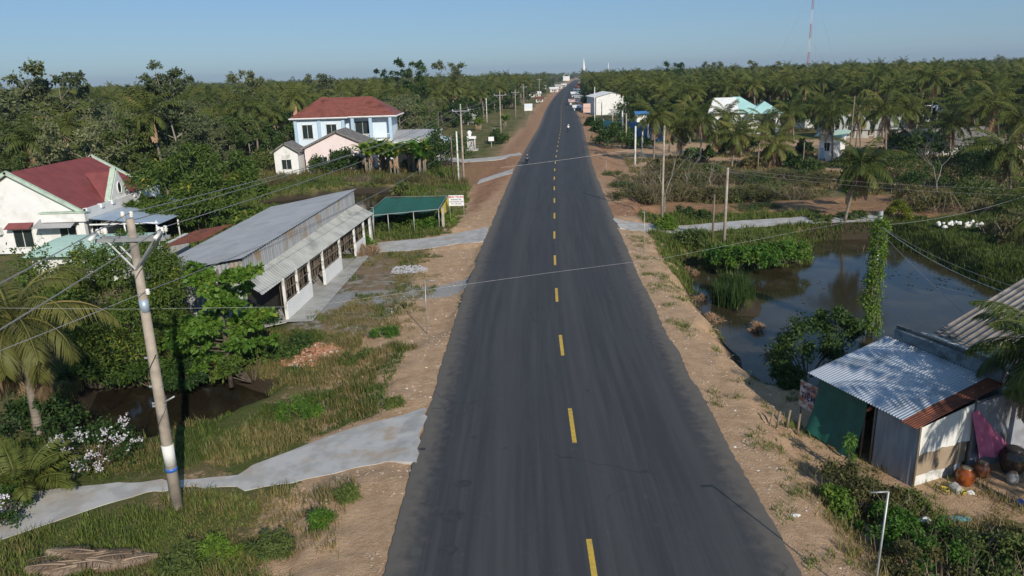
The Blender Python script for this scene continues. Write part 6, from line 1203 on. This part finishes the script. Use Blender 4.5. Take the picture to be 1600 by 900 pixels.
# ------------------------------------------------------------------ motorcycles with riders
def rider(name_l, bike_l, x, y, rz, shirt, helmet, seed):
    """motorcycle (its own thing) and the person riding it (its own thing)"""
    t = thing('motorcycle', bike_l, 'motorcycle', (x, y, .05), rz)
    for yy in (-.62, .62):
        q = MB(); q.lathe((0, 0, 0), [(.28, -.045), (.31, 0), (.28, .045), (.21, .04), (.21, -.04), (.28, -.045)], 18); q.v = [(v[2], yy + v[0], .31 + v[1]) for v in q.v]; wh = q.build('wheel', K['black'], t)
        q = MB().lathe((0, 0, 0), [(.03, -.06), (.05, 0), (.03, .06)], 8)
        for i in range(8): a = i * math.pi / 4; q.tube([(0, 0, 0), (.21 * math.cos(a), .21 * math.sin(a), 0)], .01, 3)
        q.v = [(v[2], yy + v[0], .31 + v[1]) for v in q.v]; q.build('rim', K['steel'], wh)
    q = MB(); q.tube([(0, .45, .55), (0, .2, .42), (0, -.15, .40), (0, -.45, .55), (0, -.72, .68)], [.07, .10, .13, .13, .05], 8); q.tube([(0, -.6, .95), (0, -.5, .78), (0, -.62, .33)], [.05, .10, .035], 8); q.build('body', K[seed and 'red_paint' or 'black'], t)
    MB().tube([(0, -.1, .74), (0, .25, .78), (0, .62, .84)], [.10, .13, .08], 8).build('seat', K['black'], t)
    MB().tube([(-.33, -.38, 1.0), (-.12, -.5, 1.02), (.12, -.5, 1.02), (.33, -.38, 1.0)], .018, 6).build('handlebar', K['steel'], t)
    MB().lathe((0, -.62, .9), [(.02, -.05), (.08, 0), (.06, .06)], 10).build('headlight', K['porcelain'], t)
    MB().tube([(.14, .1, .3), (.15, .75, .38)], [.03, .045], 8).build('exhaust', K['steel'], t)
    for s in (-1, 1): MB().tube([(s * .2, -.46, 1.02), (s * .3, -.46, 1.2)], .012, 5).box((s * .33, -.46, 1.24), (.12, .02, .08)).build('mirror', K['black'], t)
    p = thing('person', name_l, 'person', (x, y, .05), rz)
    J = {0: (0, .18, .86, .15), 1: (0, .14, 1.10, .145), 2: (0, .08, 1.34, .17), 3: (0, .05, 1.46, .06), 4: (0, .02, 1.60, .095), 5: (0, .01, 1.70, .085)}
    E_ = [(0, 1), (1, 2), (2, 3), (3, 4), (4, 5)]; n = 6
    for s in (-1, 1):
        for ch, par in (([(s * .20, .07, 1.37, .06), (s * .29, -.08, 1.17, .048), (s * .31, -.33, 1.06, .035), (s * .31, -.40, 1.03, .04)], 2), ([(s * .11, .12, .84, .10), (s * .20, -.28, .80, .078), (s * .17, -.14, .40, .055), (s * .17, -.10, .22, .04), (s * .17, -.27, .18, .04)], 0)):
            pr = par
            for c in ch: J[n] = c; E_.append((pr, n)); pr = n; n += 1
    def skin(name, idx, infl, m, parent, sub=1):
        ids = sorted(idx); mp = {a: i for i, a in enumerate(ids)}; me = bpy.data.meshes.new(name); me.from_pydata([J[i][:3] for i in ids], [(mp[a], mp[b]) for a, b in E_ if a in mp and b in mp], [])
        o = link(name, me, None, parent); o.modifiers.new('s', 'SKIN'); sv = me.skin_vertices[0].data
        for i, a in enumerate(ids): r = J[a][3] + infl; sv[i].radius = (r, r); sv[i].use_root = i == 0
        su = o.modifiers.new('u', 'SUBSURF'); su.levels = su.render_levels = sub; dg = bpy.context.evaluated_depsgraph_get(); m2 = bpy.data.meshes.new_from_object(o.evaluated_get(dg)); o.modifiers.clear(); o.data = m2; m2.materials.clear(); m2.materials.append(m); return note(o)
    body = skin('body', range(n), 0, K['skin'], p, 2)
    skin('shirt', [0, 1, 2, 6, 7, 8, 15, 16, 17], .022, shirt, p, 2)
    skin('trousers', [0, 10, 11, 12, 13, 19, 20, 21, 22], .02, K['ink'], p, 2)
    MB().lathe((0, .02, 1.60), [(.125, -.03), (.145, .06), (.12, .16), (.05, .21)], 14).build('helmet', helmet, p)
    q = MB()
    for s in (-1, 1): q.lathe((s * .035, -.085, 1.60), [(.004, -.012), (.014, 0), (.004, .012)], 6)
    q.build('eyes', K['black'], p); MB().lathe((0, -.10, 1.555), [(.012, -.02), (.018, 0), (.006, .03)], 6).build('nose', K['skin'], p)
    for s in (-1, 1):
        q = MB()
        for k_ in range(4): q.tube([(s * (.28 + k_ * .018), -.41, 1.045), (s * (.28 + k_ * .018), -.46, 1.035), (s * (.28 + k_ * .018), -.465, 1.0 + .004 * (k_ % 2)), (s * (.28 + k_ * .018), -.43, .985)], .009, 5)
        q.tube([(s * .26, -.38, 1.02), (s * .25, -.42, 1.0), (s * .27, -.44, .99)], .01, 5); q.build('fingers', K['skin'], p)
b = W(824, 256, .05); c0 = math.atan2(-(float(CX(b.y + 5)) - float(CX(b.y - 5))), 10)
rider('person in dark clothes and a dark helmet riding towards the camera on the left lane', 'dark motorcycle coming towards the camera on the left lane', b.x, b.y, c0, pmat('dark_blue_shirt', (.04, .05, .09), (.03, .04, .07), 3), pmat('dark_helmet', (.05, .06, .1), rough=.2), 0)
b = W(888, 206, .05); c0 = math.atan2(-(float(CX(b.y + 5)) - float(CX(b.y - 5))), 10)
rider('person in a white shirt riding away from the camera on the right lane', 'dark motorcycle riding away on the right lane', b.x, b.y, c0 + math.pi, pmat('white_shirt', (.75, .75, .74), (.7, .7, .7), 3), pmat('white_helmet', (.6, .6, .6), rough=.2), 0)

# ------------------------------------------------------------------ woodland and palm plantation
g = random.Random(99)
boxes = [(-52, -28, 58, 79), (-40, -8, 108, 138), (-22, -9, 138, 148), (40, 62, 160, 182), (22, 48, 240, 285), (-35, -23, 44, 62), (-25, -11, 38, 68)]
def free(x, y, r=2.):
    for a, b_, c, d_ in boxes:
        if a - r < x < b_ + r and c - r < y < d_ + r: return False
    return True
farh = [o.location.copy() for o in COL.objects if o.get('category') in ('house', 'warehouse', 'hut', 'church', 'hall', 'building', 'tower')]
def clear(x, y):
    for l in farh:
        if abs(l.x - x) < (8 if l.y < 230 else 4.5) and -14 - (l.y * .03 if l.y < 230 else -4) < y - l.y < 7: return False
    return True
# prototypes with parts: woodland trees
WT = [dict(h=12.5, spread=3.2, nlimb=11, ncl=40, cl=(.7, 1.25), nleaf=150, L=.34, Wd=.18, r=.15), dict(h=11, spread=3.6, nlimb=10, ncl=38, cl=(.8, 1.4), nleaf=160, L=.34, Wd=.19, r=.15, shape='umbrella', crown0=.45), dict(h=10, spread=3.4, nlimb=12, ncl=42, cl=(.7, 1.3), nleaf=160, L=.34, Wd=.18, r=.14, crown0=.15), dict(h=13, spread=2.6, nlimb=12, ncl=40, cl=(.6, 1.1), nleaf=130, L=.34, Wd=.17, r=.14, crown0=.2)]
WN = ['woodland tree with an open olive crown in the wood behind the maroon roofed house'] * 4
wp = []
def inleft(x, y): return x > -.72 * y - 14 and x < (-33 - .02 * y if y < 104 else (-43 if y < 146 else -18))
y = 84.0
while y < 215:
    x = -.75 * y - 10
    while x < -18:
        xx, yy = x + g.uniform(-1.9, 1.9), y + g.uniform(-1.9, 1.9)
        if inleft(xx, yy) and free(xx, yy) and clear(xx, yy) and not (yy < 100 and xx > -42): wp.append((xx, yy))
        x += 4.3 if y < 125 else 6
    y += 4.2 if y < 125 else 6
wp.sort(key=lambda p: p[1]); palms_l = [p for i, p in enumerate(wp) if (p[1] > 130 and g.random() < .55) or (g.random() < .12)]; wp = [p for p in wp if p not in set(palms_l)][:290]
pr = []
for i, (x, y) in enumerate(wp):
    k = g.randrange(4) if len(pr) == 4 else len(pr)
    if len(pr) < 4: o = tree('woodland_tree', WN[k], 'tree', x, y, -.9, 600 + k, bark=K['bark_pale'], leaf=K[('l_wood', 'l_euca', 'l_wood', 'l_euca')[k]], group='trees of the left hand wood', **WT[k]); pr.append(o)
    else: o = copy_tree(pr[k])
    s = g.uniform(.84, 1.06) if y > 95 else g.uniform(.78, 1.0); o.location = (x, y, -.9); o.scale = (s * .98, s * .98, s); o.rotation_euler.z = g.random() * 6.28
b = W(248, 262, -.7); hh = hgt(225, 94, (0, 92)) + .8
o = tree('tall_tree', 'tallest grey green tree of the left wood with a pale leaning trunk', 'tree', -40.6, 92, -.8, 650, hh * 1.13, 3.8, K['bark_pale'], K['l_euca'], nlimb=14, ncl=60, cl=(.7, 1.25), nleaf=190, L=.34, Wd=.19, r=.17, crown0=.45, lean=(-1.0, 0))
for i, (px, py, tx, ty) in enumerate(((292, 226, 290, 160), (333, 232, 330, 190), (375, 226, 372, 150), (118, 246, 117, 180), (215, 170, 220, 140))):
    b = W(px, py, -.8) if py > 200 else Vector((-62, 118, -.8)); bare_tree('bare_tree', ['leafless pale tree beside the tallest tree of the wood', 'low forked leafless tree above the big mango tree', 'leafless pale forked tree at the right end of the wood', 'thin leafless tree behind the maroon roof', 'thin dead tree deep in the left wood'][i], b.x, b.y - 2, -.8, 660 + i, (hgt(tx, ty, b) + .8) * .8, K['bark_pale'], r=.09, lvl=4)
for i, (px, top, y) in enumerate(((645, 98, 215), (705, 100, 235), (612, 113, 260), (378, 113, 190), (500, 118, 240), (20, 122, 108), (90, 124, 112), (1055, 100, 330), (1115, 99, 330), (1190, 108, 250), (1230, 110, 260))):
    d = ray(px, top + 8); k = y / d[1]; h = hgt(px, top, (0, y)) + .8
    tree('tall_tree', 'tree standing above the skyline ' + ['right of the villa roof', 'at the right end of the left wood', 'between the villa and the skyline pair', 'in the middle of the left wood', 'above the villa roof', 'at the left edge', 'near the left edge', 'beyond the right palms, the left one of two', 'beyond the right palms, the right one of two', 'behind the teal roofed house', 'left of the lattice mast'][i], 'tree', d[0] * k, y, -.8, 670 + i, max(h, 9) * 1.14, 4.2 if i != 1 else 5, K['bark_pale'], K['l_dark' if i in (0, 2, 7) else 'l_euca'], nlimb=11, ncl=46, cl=(1.0, 1.7), nleaf=110, L=.55, Wd=.32, r=.2, crown0=.5, shape='umbrella')
# single-mesh variants for the plantation
PM = [palm_single('coconut_palm', 700 + i, (9.5, 10.5, 8.5, 11.0)[i], nf=18, L=4.6, nl=11, lw=.30, dead=4, ll=1.15, r=.2) for i in range(4)]
def tree_single(name, seed, m, **kw):
    tb, lf = tree_parts(seed, **kw); V, F_, v = cat_(lf); f4 = [f for f in tb.f if len(f) == 4]; tv = np.array(tb.v); V2 = np.concatenate([tv, V]); F2 = np.concatenate([np.array(f4), F_ + len(tv)])
    me = np_mesh(name, V2, F2, np.concatenate([np.full(len(tv), .5), v]), np.concatenate([np.full(len(f4), 1), np.zeros(len(F_))])); me.materials.append(m); me.materials.append(K['bark_pale']); return me
BM_ = [tree_single('broadleaf_tree', 720 + i, K[('l_dark', 'l_wood', 'l_dark')[i]], h=(10, 9, 8)[i], spread=4.2, nlimb=10, ncl=30, cl=(1.1, 1.9), nleaf=75, L=.62, Wd=.34, r=.2, crown0=.25) for i in range(3)]
cand = []
y = 104.0
while y < 3600:
    st = 6.0 if y < 420 else y * .0155; xw = .74 * y + 14; x = -xw
    while x < xw:
        xx, yy = x + g.uniform(-.4, .4) * st, y + g.uniform(-.4, .4) * st; c = float(CX(yy)) if yy < 1500 else 150 + (yy - 1500) * .12; off = xx - c
        okk = True
        if off < 0: okk = (off < -(26 if yy < 200 else (24 if yy < 300 else 13)) - HW) and (yy > 150 or False) and not inleft(xx, yy) or (off < -26 and yy >= 215)
        else: okk = off > HW + (6 if yy > 285 else (12 if yy > 200 else 17)) and (yy > 205 or (xx > 30 + (yy - 118) * .1 and yy > 135 and (xx > 75 or yy > 178)))
        if yy > 900 and abs(off) < 12 + 14: okk = False
        if okk and free(xx, yy) and clear(xx, yy) and not (abs(xx - 142) < 14 and 1300 < yy < 1420): cand.append((xx, yy, off))
        x += st
    y += st * (1 if y < 420 else 1.15)
for x, y in palms_l: cand.append((x, y, -50))
cand.sort(key=lambda p: p[1]); print('plantation', len(cand))
np_, nb_ = 0, 0; stuffP = []
for x, y, off in cand:
    dens = .62 if off < 0 else .82; isp = g.random() < dens; far = y > 420; s = g.uniform(.8, 1.08) * (1 if not far else min(1.8, 1 + (y - 420) / 1500)); sz = g.uniform(.82, 1.08) if y < 500 else g.uniform(.85, 1.10) * (1.25 if g.random() < .07 else 1); k = g.randrange(4) if isp else 4 + g.randrange(3)
    if isp and np_ < 270:
        o = bpy.data.objects.new('coconut_palm', PM[k]); COL.objects.link(o); L_ = 'left' if off < 0 else 'right'
        tag(o, 'coconut palm of the dense plantation on the %s side of the far road' % L_, 'palm tree', 'palms of the plantation %s of the road' % L_); np_ += 1
    elif not isp and nb_ < 110:
        o = bpy.data.objects.new('broadleaf_tree', BM_[k - 4]); COL.objects.link(o); L_ = 'left' if off < 0 else 'right'
        tag(o, 'round broadleaf tree among the plantation palms on the %s side of the far road' % L_, 'tree', 'broadleaf trees among the %s hand palms' % L_); nb_ += 1
    else: stuffP.append((x, y, k, s, sz, g.random() * 6.28)); continue
    o.location = (x, y, -.9); o.scale = (s, s, sz); o.rotation_euler.z = g.random() * 6.28
# the rest of the plantation, one object: points carrying instances of the same tree meshes
SP = np.array(stuffP); print('stuff', len(SP))
me = bpy.data.meshes.new('far_plantation'); me.vertices.add(len(SP)); me.vertices.foreach_set('co', np.stack([SP[:, 0], SP[:, 1], np.full(len(SP), -.9)], 1).astype(np.float32).ravel())
a_ = me.attributes.new('k', 'INT', 'POINT'); a_.data.foreach_set('value', SP[:, 2].astype(np.int32)); a_ = me.attributes.new('sc', 'FLOAT_VECTOR', 'POINT'); a_.data.foreach_set('vector', np.stack([SP[:, 3], SP[:, 3], SP[:, 4]], 1).astype(np.float32).ravel()); a_ = me.attributes.new('rt', 'FLOAT_VECTOR', 'POINT'); a_.data.foreach_set('vector', np.stack([SP[:, 5] * 0, SP[:, 5] * 0, SP[:, 5]], 1).astype(np.float32).ravel())
o = bpy.data.objects.new('far_plantation', me); COL.objects.link(o); tag(o, 'mass of palms and trees filling the land out to the horizon', 'woodland', kind='stuff')
ng = bpy.data.node_groups.new('trees_on_points', 'GeometryNodeTree'); ng.interface.new_socket('Geometry', in_out='INPUT', socket_type='NodeSocketGeometry'); ng.interface.new_socket('Geometry', in_out='OUTPUT', socket_type='NodeSocketGeometry')
gi = ng.nodes.new('NodeGroupInput'); go = ng.nodes.new('NodeGroupOutput'); jn = ng.nodes.new('GeometryNodeJoinGeometry')
def named(n_, ty): a = ng.nodes.new('GeometryNodeInputNamedAttribute'); a.data_type = ty; a.inputs['Name'].default_value = n_; return a.outputs['Attribute']
ki = named('k', 'INT'); sv = named('sc', 'FLOAT_VECTOR'); rv = named('rt', 'FLOAT_VECTOR'); srcs = {}
for ob in COL.objects:
    if ob.type == 'MESH' and ob.data in PM + BM_ and ob.data.name not in srcs: srcs[ob.data.name] = ob
for i, mm in enumerate(PM + BM_):
    if mm.name not in srcs: print('missing', mm.name); continue
    oi = ng.nodes.new('GeometryNodeObjectInfo'); oi.inputs['Object'].default_value = srcs[mm.name]; oi.inputs['As Instance'].default_value = True; oi.transform_space = 'ORIGINAL'
    cp_ = ng.nodes.new('FunctionNodeCompare'); cp_.data_type = 'INT'; cp_.operation = 'EQUAL'; ng.links.new(ki, cp_.inputs['A'] if cp_.inputs['A'].type == 'INT' else cp_.inputs[2]); cp_.inputs[3].default_value = i
    ip = ng.nodes.new('GeometryNodeInstanceOnPoints'); ng.links.new(gi.outputs[0], ip.inputs['Points']); ng.links.new(cp_.outputs[0], ip.inputs['Selection']); ng.links.new(oi.outputs['Geometry'], ip.inputs['Instance'])
    e2r = ng.nodes.new('FunctionNodeEulerToRotation'); ng.links.new(rv, e2r.inputs[0]); ng.links.new(e2r.outputs[0], ip.inputs['Rotation']); ng.links.new(sv, ip.inputs['Scale']); ng.links.new(ip.outputs[0], jn.inputs[0])
ng.links.new(jn.outputs[0], go.inputs[0]); o.modifiers.new('trees', 'NODES').node_group = ng

# ------------------------------------------------------------------ haze
hz = MB().box((0, 2150, 27), (12400, 5800, 66)).build('haze', None); hz.data.materials.clear()
m = bpy.data.materials.new('thin_haze'); m.use_nodes = True; n = m.node_tree; n.nodes.remove(n.nodes['Principled BSDF']); pv = n.nodes.new('ShaderNodeVolumePrincipled'); pv.inputs['Color'].default_value = (.75, .86, 1, 1); pv.inputs['Density'].default_value = .00016; pv.inputs['Anisotropy'].default_value = .3
n.links.new(pv.outputs[0], n.nodes['Material Output'].inputs['Volume']); hz.data.materials.append(m); tag(hz, 'thin blue haze in the air over the plain', 'haze', kind='stuff')
